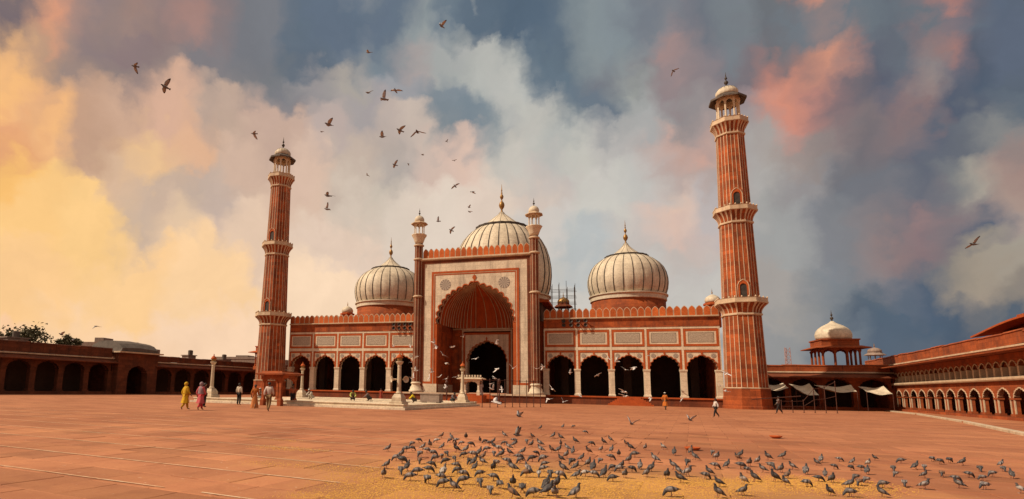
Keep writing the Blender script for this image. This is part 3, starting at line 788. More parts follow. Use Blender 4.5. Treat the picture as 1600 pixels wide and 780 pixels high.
def rosette_material():
    m = bpy.data.materials.new('inlaid_rosette')
    m.use_nodes = True
    N, L = m.node_tree.nodes, m.node_tree.links
    bs = N['Principled BSDF']
    bs.inputs['Roughness'].default_value = .6
    tcn = N.new('ShaderNodeTexCoord')
    sp = N.new('ShaderNodeSeparateXYZ')
    L.new(tcn.outputs['Object'], sp.inputs[0])

    def mth(op, a, b=None):
        n = N.new('ShaderNodeMath')
        n.operation = op
        for i, v in enumerate((a, b)):
            if v is None:
                continue
            if isinstance(v, (int, float)):
                n.inputs[i].default_value = v
            else:
                L.new(v, n.inputs[i])
        return n.outputs[0]
    ang = mth('ARCTAN2', sp.outputs[2], sp.outputs[0])
    rad = mth('SQRT', mth('ADD', mth('MULTIPLY', sp.outputs[0], sp.outputs[0]), mth('MULTIPLY', sp.outputs[2], sp.outputs[2])))
    pat = mth('ADD', mth('SINE', mth('MULTIPLY', ang, 12)), mth('SINE', mth('MULTIPLY', rad, 42)))
    r = N.new('ShaderNodeMapRange')
    r.inputs['From Min'].default_value = -.3
    r.inputs['From Max'].default_value = .5
    L.new(pat, r.inputs['Value'])
    mx = N.new('ShaderNodeMix')
    mx.data_type = 'RGBA'
    L.new(r.outputs[0], mx.inputs['Factor'])
    mx.inputs['A'].default_value = (.16, .12, .10, 1)
    mx.inputs['B'].default_value = (.46, .38, .30, 1)
    L.new(mx.outputs['Result'], bs.inputs['Base Color'])
    return m
ROSE = rosette_material()

# shared pieces of a bay -------------------------------------------------
HW, ZS, RISE = 1.70, 4.5, 1.72
CUSP = arch_curve(HW, RISE, 5, .13, 40)
CUSP_O = arch_curve(HW + .10, RISE + .11, 5, .13, 40)

q = MB(); arch_plate(q, 0, ZS, CUSP, 1.74, 2.12, 0.0, .9)
ME_SPAN = q.mesh('spandrel', MARB)
q = MB(); arch_band(q, 0, ZS, CUSP, CUSP_O, -.035, .5)
ME_ATRIM = q.mesh('arch_trim', REDP)
q = MB()
q.box(-1.95, -1.72, -.05, .6, ZS, 6.62); q.box(1.72, 1.95, -.05, .6, ZS, 6.62); q.box(-1.95, 1.95, -.05, .6, 6.622, 6.87)
ME_LFR = q.mesh('arch_frame', REDP)
q = MB()
q.box(-1.95, -1.68, -.05, .1, 7.37, 9.5); q.box(1.68, 1.95, -.05, .1, 7.37, 9.5)
q.box(-1.68, 1.68, -.05, .1, 9.23, 9.5); q.box(-1.68, 1.68, -.05, .1, 7.37, 7.64)
ME_PFR = q.mesh('panel_frame', REDP)
q = MB(); q.box(-1.68, 1.68, -.02, .1, 7.64, 9.23)
ME_PAN = q.mesh('panel', MARB)
q = MB(); q.box(-1.40, 1.40, -.028, 0, 7.86, 9.02)
ME_INS = q.mesh('inscription', INSC)
q = MB()
for a in ((-1.43, 1.43, 7.83, 7.86), (-1.43, 1.43, 9.02, 9.05)):
    q.box(a[0], a[1], -.035, 0, a[2], a[3])
q.box(-1.43, -1.40, -.035, 0, 7.86, 9.02); q.box(1.40, 1.43, -.035, 0, 7.86, 9.02)
ME_INB = q.mesh('inscription_border', SLATE)
# disc facing the court
q = MB()
ring = [(.27 * math.cos(2 * PI * j / 20), .27 * math.sin(2 * PI * j / 20)) for j in range(20)]
q.extr(ring, -.03, .02)
ME_ROSE = q.mesh('rosette', ROSE)
q = MB(); q.extr([(-.06, 0), (.06, 0), (.05, .1), (.13, .2), (.1, .3), (0, .4), (-.1, .3), (-.13, .2), (-.05, .1)], -.06, .02)
ME_BUD = q.mesh('arch_bud', REDP)
q = MB()
q.box(-.36, .36, -.05, .75, 1.38, 4.12)
q.box(-.44, .44, -.12, .8, 1.05, 1.22); q.rings([[(-.44, -.12, 1.22), (.44, -.12, 1.22), (.44, .8, 1.22), (-.44, .8, 1.22)], [(-.36, -.05, 1.38), (.36, -.05, 1.38), (.36, .75, 1.38), (-.36, .75, 1.38)]])
q.rings([[(-.36, -.05, 4.12), (.36, -.05, 4.12), (.36, .75, 4.12), (-.36, .75, 4.12)], [(-.43, -.12, 4.34), (.43, -.12, 4.34), (.43, .8, 4.34), (-.43, .8, 4.34)], [(-.43, -.12, 4.49), (.43, -.12, 4.49), (.43, .8, 4.49), (-.43, .8, 4.49)]])
ME_PIER = q.mesh('pier', MARB)
q = MB(); q.box(-.13, .13, -.03, .2, ZS, 9.82)
ME_MULL = q.mesh('marble_strip', MARB)

def merlon_meshes(w, h):
    q = MB()
    o = [(-w / 2, 0), (w / 2, 0), (w / 2, h * .60), (w * .40, h * .78), (w * .18, h * .93), (0, h), (-w * .18, h * .93), (-w * .40, h * .78), (-w / 2, h * .60)]
    q.extr(o, 0, .30)
    a = q.mesh('merlon', TRIM)
    k = .055
    q = MB()
    i = [(-w / 2 + k, .03), (w / 2 - k, .03), (w / 2 - k, h * .585), (w * .35, h * .735), (w * .155, h * .87), (0, h * .93), (-w * .155, h * .87), (-w * .35, h * .735), (-w / 2 + k, h * .585)]
    q.extr(i, -.012, .312)
    return a, q.mesh('merlon_face', REDM)
ME_MER, ME_MERF = merlon_meshes(.80, 1.26)

for s in (-1, 1):
    x_in, x_out = s * A0, s * (A0 + BW * BAYS)
    # plinth, wall core, roof, inner hall
    box('plinth', REDD, mosque, s * 8.0, s * 31.0, -.32, 27, -.02, 1.05)
    q = MB()
    q.box(x_in, x_out, -.45, -.30, .9, 1.08)
    q.build('plinth_edge', REDP, mosque)
    q = MB()
    q.box(x_in, x_out, .06, .9, 6.7, 10.95)
    q.build('wall', MARB, mosque)
    box('frieze', RED, mosque, x_in, x_out, -.06, .06, 9.82, 10.93)
    q = MB()
    q.box(x_in, x_out, -.02, .06, 6.93, 7.30)
    q.box(x_in, x_out, -.02, .06, 9.56, 9.82)
    q.build('marble_band', MARB, mosque)
    q = MB()
    pr = [(.1, 10.93), (-.18, 10.95), (-.30, 11.03), (-.30, 11.12), (-.2, 11.16), (.5, 11.17), (.5, 10.93)]
    q.rings([[(x_in, y, z) for y, z in pr], [(x_out, y, z) for y, z in pr]])
    q.build('cornice', TRIM, mosque)
    box('roof', REDP, mosque, x_in, x_out, .9, 27, 10.5, 10.95)
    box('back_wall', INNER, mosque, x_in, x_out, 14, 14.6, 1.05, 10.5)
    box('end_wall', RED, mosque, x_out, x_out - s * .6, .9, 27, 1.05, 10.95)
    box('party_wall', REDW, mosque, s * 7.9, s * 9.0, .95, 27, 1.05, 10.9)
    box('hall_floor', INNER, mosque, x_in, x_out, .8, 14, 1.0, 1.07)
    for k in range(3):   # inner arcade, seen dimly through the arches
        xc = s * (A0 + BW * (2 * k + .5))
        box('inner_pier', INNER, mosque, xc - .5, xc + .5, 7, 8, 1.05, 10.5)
    for k in range(BAYS + 1):
        x = s * (A0 + BW * k)
        put('pier', ME_PIER, mosque, (x + (s * .2 if k == 0 else (-s * .25 if k == BAYS else 0)), 0, 0))
        put('marble_strip', ME_MULL, mosque, (x + (s * .1 if k == 0 else (-s * .1 if k == BAYS else 0)), 0, 0))
    for k in range(BAYS):
        x = s * (A0 + BW * (k + .5))
        sp = put('spandrel', ME_SPAN, mosque, (x, 0, 0))
        put('arch_trim', ME_ATRIM, sp)
        put('arch_bud', ME_BUD, sp, (0, 0, ZS + RISE + .06))
        for t in (-1, 1):
            put('rosette', ME_ROSE, sp, (t * 1.28, 0, 6.2))
        put('arch_frame', ME_LFR, mosque, (x, 0, 0))
        put('panel_frame', ME_PFR, mosque, (x, 0, 0))
        p = put('panel', ME_PAN, mosque, (x, 0, 0))
        put('inscription', ME_INS, p)
        put('inscription_border', ME_INB, p)
        for j in range(5):
            o = put('merlon', ME_MER, mosque, (x + (j - 2) * BW / 5, -.10, 11.16))
            put('merlon_face', ME_MERF, o)
    # wooden grille of dim mesh hung in the arches
# steps of the right wing
def steps(name, xc, yb, wt, ht, n, run, parent, m=REDP, label=None):
    for i in range(n):
        e = (n - i) * run
        z1 = ht * (i + 1) / n
        box(name, m, parent, xc - wt / 2 - e, xc + wt / 2 + e, yb - e, yb + .02 * i, ht * i / n - .01, z1)
steps('step', A0 + BW * 2.5, -.34, 2.0, 1.03, 6, .27, mosque)

# ---- central portal ----------------------------------------------------
YP = -2.2
PHW, PZS, PRISE = 5.36, 10.5, 5.55
PC = arch_curve(PHW, PRISE, 9, .30, 90)
PCO = arch_curve(PHW + .16, PRISE + .17, 9, .30, 90)
portal = mosque
box('portal_plinth', REDD, portal, -9.4, 9.4, -3.7, 1, -.01, 1.05)
q = MB()
q.box(-9.5, 9.5, -3.85, -3.68, .88, 1.09)
q.build('plinth_edge', TRIM, portal)
q = MB()
q.box(-7.6, -5.30, YP, 6.4, 1.05, PZS)
q.box(5.30, 7.6, YP, 6.4, 1.05, PZS)
q.box(-7.6, -6.0, YP, 6.4, PZS + .002, 19.4)
q.box(6.0, 7.6, YP, 6.4, PZS + .002, 19.4)
q.box(-5.998, 5.998, YP, 6.4, 17.2, 19.4)
q.box(-5.998, 5.998, 6.15, 6.4, PZS + .2, 17.2)
q.build('portal_core', RED, portal)
q = MB()
arch_plate(q, 0, PZS, PC, 5.55, 17.28 - PZS, YP - .06, YP + .9)
spand = q.build('portal_spandrel', MARBS, portal)
q = MB()
arch_band(q, 0, PZS, PC, PCO, YP - .11, YP + .4)
q.build('arch_trim', REDP, spand)
q = MB()
q.extr([(-.09, 0), (.09, 0), (.06, .22), (.22, .42), (.3, .62), (.17, .66), (.2, .86), (.06, .82), (0, 1.02), (-.06, .82), (-.2, .86), (-.17, .66), (-.3, .62), (-.22, .42), (-.06, .22)], YP - .14, YP)
q.build('arch_bud', REDP, spand, (0, 0, PZS + PRISE + .16))
q = MB()
ring = [(.78 * math.cos(2 * PI * j / 28), .78 * math.sin(2 * PI * j / 28)) for j in range(28)]
q.extr(ring, -.025, .02)
ME_MED = q.mesh('medallion', ROSE)
for t in (-1, 1):
    put('medallion', ME_MED, spand, (t * 4.1, YP - .06, 15.9))
for t in (-1, 1):
    box('jamb_facing', REDP, portal, t * 5.25, t * 5.56, YP - .05, YP + 1, 2.25, PZS)
    for a, b, m, yo in ((5.56, 5.70, REDP, .09), (5.70, 5.79, TRIM, .11), (5.79, 6.08, REDP, .13), (6.08, 7.15, MARBS, .04), (7.15, 7.58, REDD, .10)):
        top = {5.56: 17.42, 5.70: 17.51, 5.79: 17.80, 6.08: 19.0, 7.15: 19.4}[a]
        box('frame_strip' if a < 6 or a > 7 else 'marble_facing', m, portal, t * a, t * b, YP - yo, YP + .05, 2.25 if a < 7 else 1.05, top)
    box('dado', MARB, portal, t * 5.20, t * 7.14, YP - .12, YP + .3, 1.05, 2.249)
    box('threshold_strip', REDP, portal, t * 6.09, t * 7.14, YP - .10, YP, 2.25, 2.55)
for a, b, z0, z1, m, yo in ((0, 5.56, 17.282, 17.42, REDP, .09), (0, 5.70, 17.422, 17.51, TRIM, .11), (0, 5.79, 17.512, 17.80, REDP, .13), (0, 6.08, 17.802, 19.0, MARBS, .04), (0, 7.15, 19.002, 19.398, REDD, .10)):
    box('frame_lintel' if m is not MARBS else 'marble_facing', m, portal, -b, b, YP - yo - .002, YP + .05, z0, z1)
q = MB()
pr = [(.1, 19.4), (-.2, 19.42), (-.36, 19.56), (-.36, 19.72), (-.2, 19.8), (.5, 19.82), (.5, 19.4)]
q.rings([[(-7.9, YP + y, z) for y, z in pr], [(7.9, YP + y, z) for y, z in pr]])
q.build('cornice', TRIM, portal)
ME_PM, ME_PMF = merlon_meshes(.76, 1.42)
for k in range(19):
    o = put('merlon', ME_PM, portal, (-7.1 + k * 14.2 / 18, YP + .1, 19.82))
    put('merlon_face', ME_PMF, o)
# recess: side walls, back wall with the inner doorway, fluted half-vault with ribs
YB = 6.0
for t in (-1, 1):
    box('recess_wall', RED, portal, t * 5.24, t * 5.30, YP + .9, YB, 1.05, 10.6)
    for k in range(3):
        y0 = YP + 1.6 + k * 2.05
        for z0, z1 in ((2.4, 5.2), (5.6, 9.6)):
            q = MB()
            q.box(t * 5.20, t * 5.235, y0, y0 + 1.6, z0, z0 + .10); q.box(t * 5.20, t * 5.235, y0, y0 + 1.6, z1 - .1, z1)
            q.box(t * 5.20, t * 5.235, y0, y0 + .1, z0 + .1, z1 - .1); q.box(t * 5.20, t * 5.235, y0 + 1.5, y0 + 1.6, z0 + .1, z1 - .1)
            q.build('panel_moulding', REDP, portal)
    box('recess_dado', MARB, portal, t * 5.17, t * 5.24, YP + .9, YB - .1, 1.05, 2.2)
DHW, DZS, DRISE = 2.92, 5.6, 3.1
DC = arch_curve(DHW, DRISE, 7, .17, 56)
DCO = arch_curve(DHW + .12, DRISE + .12, 7, .17, 56)
q = MB()
arch_plate(q, 0, DZS, DC, 3.25, 4.1, YB - .04, YB + 1.2)
q.box(-3.25, -2.92, YB - .04, YB + 1.2, 1.05, DZS - .002); q.box(2.92, 3.25, YB - .04, YB + 1.2, 1.05, DZS - .002)
door = q.build('inner_doorway', MARBS, portal)
q = MB(); arch_band(q, 0, DZS, DC, DCO, YB - .09, YB)
q.build('arch_trim', REDP, door)
q = MB()
q.extr([(-.05, 0), (.05, 0), (.14, .3), (.0, .62), (-.14, .3)], YB - .1, YB)
q.build('arch_bud', REDP, door, (0, 0, DZS + DRISE + .1))
q = MB()
q.box(-3.55, -3.252, YB - .10, YB + .3, 1.05, 10.0); q.box(3.252, 3.55, YB - .10, YB + .3, 1.05, 10.0); q.box(-3.252, 3.252, YB - .10, YB + .3, 9.702, 10.0)
q.build('doorway_frame', REDP, portal)
q = MB()
q.box(-3.78, -3.56, YB - .04, YB + .3, 1.05, 10.2); q.box(3.56, 3.78, YB - .04, YB + .3, 1.05, 10.2); q.box(-3.78, 3.78, YB - .04, YB + .3, 10.2, 10.42)
q.build('doorway_border', TRIM, portal)
for t in (-1, 1):
    box('recess_back', RED, portal, t * 3.78, t * 5.3, YB, YB + .5, 1.05, 10.6)
box('vault_cornice', TRIM, portal, -5.2, 5.2, YB - .16, YB + .3, 10.44, 10.66)
# dark nave behind the doorway
q = MB()
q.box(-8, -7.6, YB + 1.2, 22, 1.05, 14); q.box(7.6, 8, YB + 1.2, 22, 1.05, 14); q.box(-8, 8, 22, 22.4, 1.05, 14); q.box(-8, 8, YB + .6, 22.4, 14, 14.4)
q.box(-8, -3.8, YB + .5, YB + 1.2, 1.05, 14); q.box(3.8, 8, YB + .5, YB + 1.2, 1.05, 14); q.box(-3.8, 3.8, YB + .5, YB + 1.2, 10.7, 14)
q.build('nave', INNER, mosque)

NF = 26
def vault_point(sv, t):
    """sv 0..1 round the recess from the left spring to the right, t 0..1 up to the crown"""
    side = VS
    k = t * (len(side) - 1)
    i = min(int(k), len(side) - 2)
    w = side[i][0] + (side[i + 1][0] - side[i][0]) * (k - i)
    h = side[i][1] + (side[i + 1][1] - side[i][1]) * (k - i)
    a = PI * sv
    ex = math.copysign(abs(math.cos(a)) ** .55, -math.cos(a))
    ey = abs(math.sin(a)) ** .55
    return (5.25 * ex * w, YP + .85 + (YB - YP - .9) * ey * w, 10.6 + 5.6 * h)
VS = _arch_side(22)
q = MB()
NS, NT = NF * 6, 22
g = []
for i in range(NS + 1):
    row = []
    fl = abs(math.sin(PI * NF * i / NS))
    for j in range(NT + 1):
        x, y, z = vault_point(i / NS, j / NT)
        k = 1 + .035 * fl
        row.append((x * k, YP + .85 + (y - YP - .85) * k, z + .05 * fl))
    g.append(row)
for i in range(NS):
    for j in range(NT):
        q.quad(g[i][j], g[i + 1][j], g[i + 1][j + 1], g[i][j + 1])
vault = q.build('vault', REDP, portal)
for i in range(NF + 1):
    pts = []
    for j in range(0, NT + 1):
        x, y, z = vault_point(min(max(i / NF, .004), .996), j / NT)
        pts.append((x * .992, y - .03, z - .01))
    q = MB()
    q.tube(pts[:-1], .06, 5)
    q.build('rib', TRIM, vault)
# steps of the portal
steps('step', 0.6, -3.86, 3.2, 1.04, 7, .32, portal)

# ---- slender turrets flanking the portal --------------------------------
q = MB()
q.lathe([(.5, 0), (.62, .3), (.78, .8), (1.0, 1.2), (1.04, 1.28), (.9, 1.3), (.85, 1.28)], 24, lob=12, lamp=.09)
ME_BOWL = q.mesh('lotus_bowl', MARB, True)
def chhatri(parent, loc, n, rc, hcol, reave, rdome, hdome, hfin, mcol=MARB, meave=TRIM, mdome=MARBD, colr=.08, stripes=0, drop=.35, phase=None, base=None, arch=True, fin_m=None, neck=.12, fascia=.1):
    ph = PI / n if phase is None else phase
    x, y, z = loc
    q = MB(); q.lathe([(colr * 1.5, 0), (colr * 1.5, hcol * .1), (colr, hcol * .14), (colr * .85, hcol * .78), (colr * 1.5, hcol * .9), (colr * 1.6, hcol)], 8)
    mc = q.mesh('column', mcol)
    for i in range(n):
        a = 2 * PI * i / n + ph
        put('column', mc, parent, (x + rc * math.sin(a), y - rc * math.cos(a), z), a)
    if arch:
        wd = 2 * rc * math.sin(PI / n)
        q = MB()
        arch_plate(q, 0, 0, arch_curve(wd / 2 * .88, hcol * .24, 3, .03, 18), wd / 2 * 1.02, hcol * .42, -.07, .07)
        ma = q.mesh('arch', mcol)
        for i in range(n):
            a = 2 * PI * (i + .5) / n + ph
            ap = rc * math.cos(PI / n)
            put('arch', ma, parent, (x + ap * math.sin(a), y - ap * math.cos(a), z + hcol * .72), a)
    zt = z + hcol * 1.12
    q = MB()
    q.lathe([(rc * 1.1, zt - .02), (reave, zt - drop), (reave, zt - drop + fascia), (rc * 1.1, zt + .13), (rdome * 1.12, zt + .15), (rdome * 1.12, zt + .15 + neck), (rdome * .5, zt + .17 + neck)], n, ph, x, y)
    q.build('eave', meave, parent)
    zd = zt + .15 + neck
    q = MB()
    prof = [(1.0, 0), (1.045, .12), (1.06, .25), (1.03, .40), (.94, .55), (.78, .70), (.56, .82), (.33, .90), (.16, .96), (.09, 1.0)]
    q.lathe([(r * rdome, h * hdome) for r, h in prof], 48, lob=stripes, lamp=.05 if stripes else 0)
    d = q.build('dome', mdome, parent, (x, y, zd), smooth=True)
    if stripes:
        for i in range(stripes):
            a = 2 * PI * i / stripes
            q = MB()
            q.tube([((r + .01) * rdome * 1.004 * math.sin(a), -(r + .01) * rdome * 1.004 * math.cos(a), h * hdome) for r, h in prof], .04 * rdome, 4)
            q.build('stripe', SLATE, d)
    if hfin:
        finial(parent, x, y, zd + hdome * .97, hfin, hfin * .16, fin_m)
    return zd

for t in (-1, 1):
    tu = bpy.data.objects.new('turret', None)
    COL.objects.link(tu)
    tu.parent = portal
    tu.location = (t * 8.12, YP + .05, 0)
    q = MB()
    q.lathe([(.98, 1.05), (.98, 1.35), (.86, 1.42), (.80, 1.75), (.60, 2.05), (.66, 2.2), (.78, 2.3), (.62, 2.46), (.5, 2.5)], 24, lob=12, lamp=.06)
    q.build('pedestal', MARB, tu, smooth=True)
    q = MB()
    octo(q, [(.57, 2.4), (.55, 22.0)], n=12)
    q.build('shaft', REDD, tu)
    q = MB(); q.rings([[(-.028, -.03, 2.5), (.028, -.03, 2.5), (.028, .03, 2.5), (-.028, .03, 2.5)], [(-.028, -.03, 21.9), (.028, -.03, 21.9), (.028, .03, 21.9), (-.028, .03, 21.9)]])
    ms = q.mesh('marble_strip', TRIM)
    for i in range(8):
        a = 2 * PI * (i + .5) / 8
        put('marble_strip', ms, tu, (.548 * math.sin(a), -.548 * math.cos(a), 0), a)
    for z in (14.2, 19.55, 21.6):
        q = MB(); q.lathe([(.58, z), (.74, z + .1), (.74, z + .22), (.58, z + .32)], 20)
        q.build('ring', TRIM, tu)
    put('lotus_bowl', ME_BOWL, tu, (0, 0, 22.05))
    q = MB(); q.lathe([(.9, 23.1), (.9, 23.28), (.2, 23.3)], 16)
    q.build('gallery_floor', MARB, tu)
    chhatri(tu, (0, 0, 23.3), 8, .70, 1.6, 1.22, .66, .95, 1.15, stripes=0, drop=.2, colr=.055, fin_m=DARKM, neck=.08)

# ---- the three domes -----------------------------------------------------
DOME_T = [(.90, 0), (.945, .05), (.98, .13), (1.0, .24), (.995, .33), (.965, .44), (.905, .55), (.81, .65), (.68, .735), (.56, .785), (.475, .81)]
DOME_S = [(.90, 0), (.945, .05), (.98, .13), (1.0, .24), (.995, .32), (.965, .42), (.905, .515), (.81, .60), (.69, .67), (.57, .718), (.475, .745)]
NECK_S = [(.47, .75), (.38, .785), (.285, .83), (.20, .88), (.125, .93), (.07, .975), (.045, 1.01)]
NECK_T = [(.47, .815), (.40, .84), (.32, .875), (.23, .915), (.14, .955), (.07, .985), (.045, 1.01)]

def big_dome(x, y, zb, rad, h, hf, nst, drum_bot, label, DOME=None, NECK=None, cz=.81):
    d = bpy.data.objects.new('dome', None)
    COL.objects.link(d)
    d.parent = mosque
    d.location = (x, y, 0)
    tag(d, label)
    q = MB(); q.lathe([(rad * .925, drum_bot), (rad * .925, zb - .75)], 64)
    q.build('drum', REDW, d, smooth=True)
    q = MB(); q.lathe([(rad * .92, zb - .9), (rad * .955, zb - .8), (rad * .955, zb - .25), (rad * .99, zb - .12), (rad * .99, zb + .05), (rad * .93, zb + .12), (rad * .9, zb + .1)], 72)
    q.build('base_ring', MARBD, d)
    q = MB()
    fine = []
    for (r0, h0), (r1, h1) in zip(DOME, DOME[1:]):
        for k in range(3):
            fine.append((r0 + (r1 - r0) * k / 3, h0 + (h1 - h0) * k / 3))
    fine.append(DOME[-1])
    q.lathe([(r * rad, zb + hh * h) for r, hh in DOME + NECK], nst * 4, lob=nst, lamp=.012, cap0=False)
    q.build('shell', MARBD, d, smooth=True)
    # dark inlaid strips, one per gore
    prof = [(r * rad * 1.0 + .012, zb + hh * h) for r, hh in DOME]
    q = MB()
    w = .028 * rad / 4.2
    rr = []
    for r, z in prof:
        k = min(1.0, .45 + r / rad * .6)
        rr.append([(-w * k, -r + .05, z), (-w * k, -r - .012 - .012 * r, z), (w * k, -r - .012 - .012 * r, z), (w * k, -r + .05, z)])
    q.rings(rr)
    ms = q.mesh('stripe', SLATE)
    q = MB()
    rr = []
    for r, hh in NECK:
        r2 = r * rad + .012
        k = max(.35, r * 1.8)
        z = zb + hh * h
        rr.append([(-w * k, -r2 + .04, z), (-w * k, -r2 - .02, z), (w * k, -r2 - .02, z), (w * k, -r2 + .04, z)])
    q.rings(rr)
    mn = q.mesh('neck_stripe', SLATE)
    for i in range(nst):
        a = 2 * PI * (i + .5) / nst
        put('stripe', ms, d, (0, 0, 0), a)
        if i % 2 == 0:
            put('neck_stripe', mn, d, (0, 0, 0), a)
    # lotus collar
    q = MB()
    n = 40
    rr = []
    for j, (r, z) in enumerate(((.46, cz - .012), (.54, cz - .016), (.545, cz + .006), (.45, cz + .014))):
        rr.append([(rad * r * (1 + (.035 * (i % 2) if j in (1, 2) else 0)) * math.sin(2 * PI * i / n), -rad * r * (1 + (.035 * (i % 2) if j in (1, 2) else 0)) * math.cos(2 * PI * i / n), zb + h * (z - (.012 * (i % 2) if j == 1 else 0))) for i in range(n)])
    q.rings(rr)
    q.build('lotus_collar', SLATE, d)
    finial(d, 0, 0, zb + h * 1.0, hf, hf * .118)
    return d
big_dome(20.1, 16, 16.25, 5.85, 8.5, 3.9, 26, 10.9, 'right-hand dome of white marble with dark stripes and gilded finial', DOME_S, NECK_S, .748)
big_dome(-19.7, 16, 16.25, 6.2, 8.55, 3.9, 26, 10.9, 'left-hand dome of white marble with dark stripes, partly behind the portal turret', DOME_S, NECK_S, .748)
big_dome(0.3, 17, 16.9, 8.15, 14.9, 5.3, 30, 10.9, 'largest central dome rising behind the portal parapet', DOME_T, NECK_T)
box('roof', REDP, mosque, -9.0, 9.0, 6.4, 27, 14.4, 14.8)

# small roof kiosks on the hall
for x, y, z, sc in ((31.2, 12, 11.0, .62), (-26.0, 12, 11.0, .66)):
    q = MB(); q.lathe([(1.0, 10.9), (1.0, 14.0), (1.25, 14.05), (1.25, 14.3), (.95, 14.4)], 8, PI / 8)
    k = q.build('roof_kiosk', REDP, mosque, (x, y, 0))
    q = MB(); q.lathe([(.92, 14.4), (1.0, 14.65), (.98, 14.95), (.78, 15.25), (.4, 15.5), (.1, 15.62)], 24)
    q.build('kiosk_dome', MARBD, k, smooth=True)
    finial(k, 0, 0, 15.6, .9, .13)

# ------------------------------------------------------------------ minarets
def minaret(loc, label):
    M = thing('minaret', label, 'minaret', loc, 0, 'twin minarets at the ends of the prayer hall')
    # base block
    q = MB()
    octo(q, [(2.62, -.01), (2.62, .28), (2.52, .34), (2.50, 1.3), (2.44, 1.36), (2.42, 2.28)])
    q.build('base', RED, M)
    q = MB(); octo(q, [(2.40, 2.28), (2.46, 2.30), (2.46, 2.40), (2.2, 2.42)])
    q.build('base_band', TRIM, M)
    segs = ((2.40, 10.62, 2.22, 2.02, 10.65, 12.64, 2.85), (12.0, 21.65, 1.99, 1.775, 21.68, 23.76, 2.46), (23.1, 32.85, 1.735, 1.535, 32.88, 34.95, 2.17))
    for si, (z0, z1, r0, r1, zb, zt, rb) in enumerate(segs):
        q = MB(); octo(q, [(r0, z0), (r1, z1 + .3)])
        sh = q.build('shaft', RED, M)
        # marble strips: on the corners and the thirds of each face
        for kind in (0, 1, 2):
            t = kind / 3.0
            q = MB()
            rr = []
            for r, z in ((r0, z0), (r1, z1)):
                a0, a1 = -PI / 8, PI / 8
                p0 = Vector((r * math.sin(a0), -r * math.cos(a0), z))
                p1 = Vector((r * math.sin(a1), -r * math.cos(a1), z))
                p = p0.lerp(p1, t)
                w = .034
                if kind == 0:
                    n = Vector((math.sin(a0), -math.cos(a0), 0))
                    tx = Vector((math.cos(a0), math.sin(a0), 0))
                else:
                    n = Vector((0, -1, 0))
                    tx = Vector((1, 0, 0))
                rr.append([tuple(p - tx * w - n * .05), tuple(p - tx * w + n * .035), tuple(p + tx * w + n * .035), tuple(p + tx * w - n * .05)])
            q.rings(rr)
            me = q.mesh('marble_strip', TRIM)
            for f in range(8):
                put('marble_strip', me, sh, (0, 0, 0), f * PI / 4)
        # band and flaring balcony
        q = MB(); octo(q, [(r1 + .02, zb - .02), (r1 + .17, zb + .06), (r1 + .17, zb + .24), (r1 + .02, zb + .3)])
        q.build('balcony_band', TRIM, M)
        prof = []
        zs, ze = zb + .28, zt - .62
        for k in range(9):
            u = k / 8
            prof.append((r1 + .02 + (rb - .12 - r1) * (u ** 2.1), zs + (ze - zs) * u))
        q = MB(); octo(q, prof)
        fl = q.build('balcony_corbel', RED, M)
        for kind in (0, 1, 2):
            t = kind / 3.0
            q = MB()
            rr = []
            for k, (r, z) in enumerate(prof):
                a0, a1 = -PI / 8, PI / 8
                p0 = Vector((r * math.sin(a0), -r * math.cos(a0), z))
                p1 = Vector((r * math.sin(a1), -r * math.cos(a1), z))
                p = p0.lerp(p1, t)
                w = .045 + .085 * (k / 8) ** 1.5
                n = Vector((math.sin(a0), -math.cos(a0), 0)) if kind == 0 else Vector((0, -1, 0))
                tx = Vector((-n.y, n.x, 0))
                rr.append([tuple(p - tx * w - n * .05), tuple(p - tx * w + n * .05), tuple(p + tx * w + n * .05), tuple(p + tx * w - n * .05)])
            q.rings(rr)
            me = q.mesh('bracket', TRIM)
            for f in range(8):
                put('bracket', me, fl, (0, 0, 0), f * PI / 4)
        q = MB(); octo(q, [(rb - .14, ze - .02), (rb, ze + .06), (rb, ze + .2), (rb - .06, ze + .22), (rb - .06, zt - .02), (rb - .02, zt), (rb - .12, zt + .02), (rb - .22, zt), (rb - .22, ze + .1), (r1, ze + .1)])
        pa = q.build('parapet', TRIM, M)
        q = MB(); q.lathe([(.07, 0), (.1, .07), (.06, .16), (.01, .22)], 8)
        me = q.mesh('knob', TRIM)
        for f in range(24):
            a0 = -PI / 8 + (f // 3) * PI / 4
            p0 = Vector(((rb - .12) * math.sin(a0), -(rb - .12) * math.cos(a0), 0))
            a1 = a0 + PI / 4
            p1 = Vector(((rb - .12) * math.sin(a1), -(rb - .12) * math.cos(a1), 0))
            p = p0.lerp(p1, (f % 3) / 3)
            put('knob', me, pa, (p.x, p.y, zt + .005))
        if si < 2:
            # little doorway on to the balcony, in the front face
            zd = zt - .45
            r = segs[si + 1][2] * math.cos(PI / 8)
            q = MB()
            arch_plate(q, 0, zd + 1.75, arch_curve(.36, .4, 0, 0, 12), .56, .72, -.10, .2)
            q.box(-.56, -.36, -.10, .2, zd, zd + 1.748); q.box(.36, .56, -.10, .2, zd, zd + 1.748)
            dw = q.build('doorway', REDP, M, (0, -r, 0))
            q = MB(); q.tube([(-.58, -.1, zd), (-.58, -.1, zd + 1.9), (-.42, -.1, zd + 2.3), (0, -.1, zd + 2.62), (.42, -.1, zd + 2.3), (.58, -.1, zd + 1.9), (.58, -.1, zd)], .05, 5)
            q.build('doorway_moulding', TRIM, dw)
            box('opening', SLATE, dw, -.36, .36, -.02, .1, zd, zd + 2.05)
    # lantern
    q = MB(); octo(q, [(1.45, 34.2), (1.45, 34.42), (.3, 34.44)])
    q.build('lantern_floor', TRIM, M)
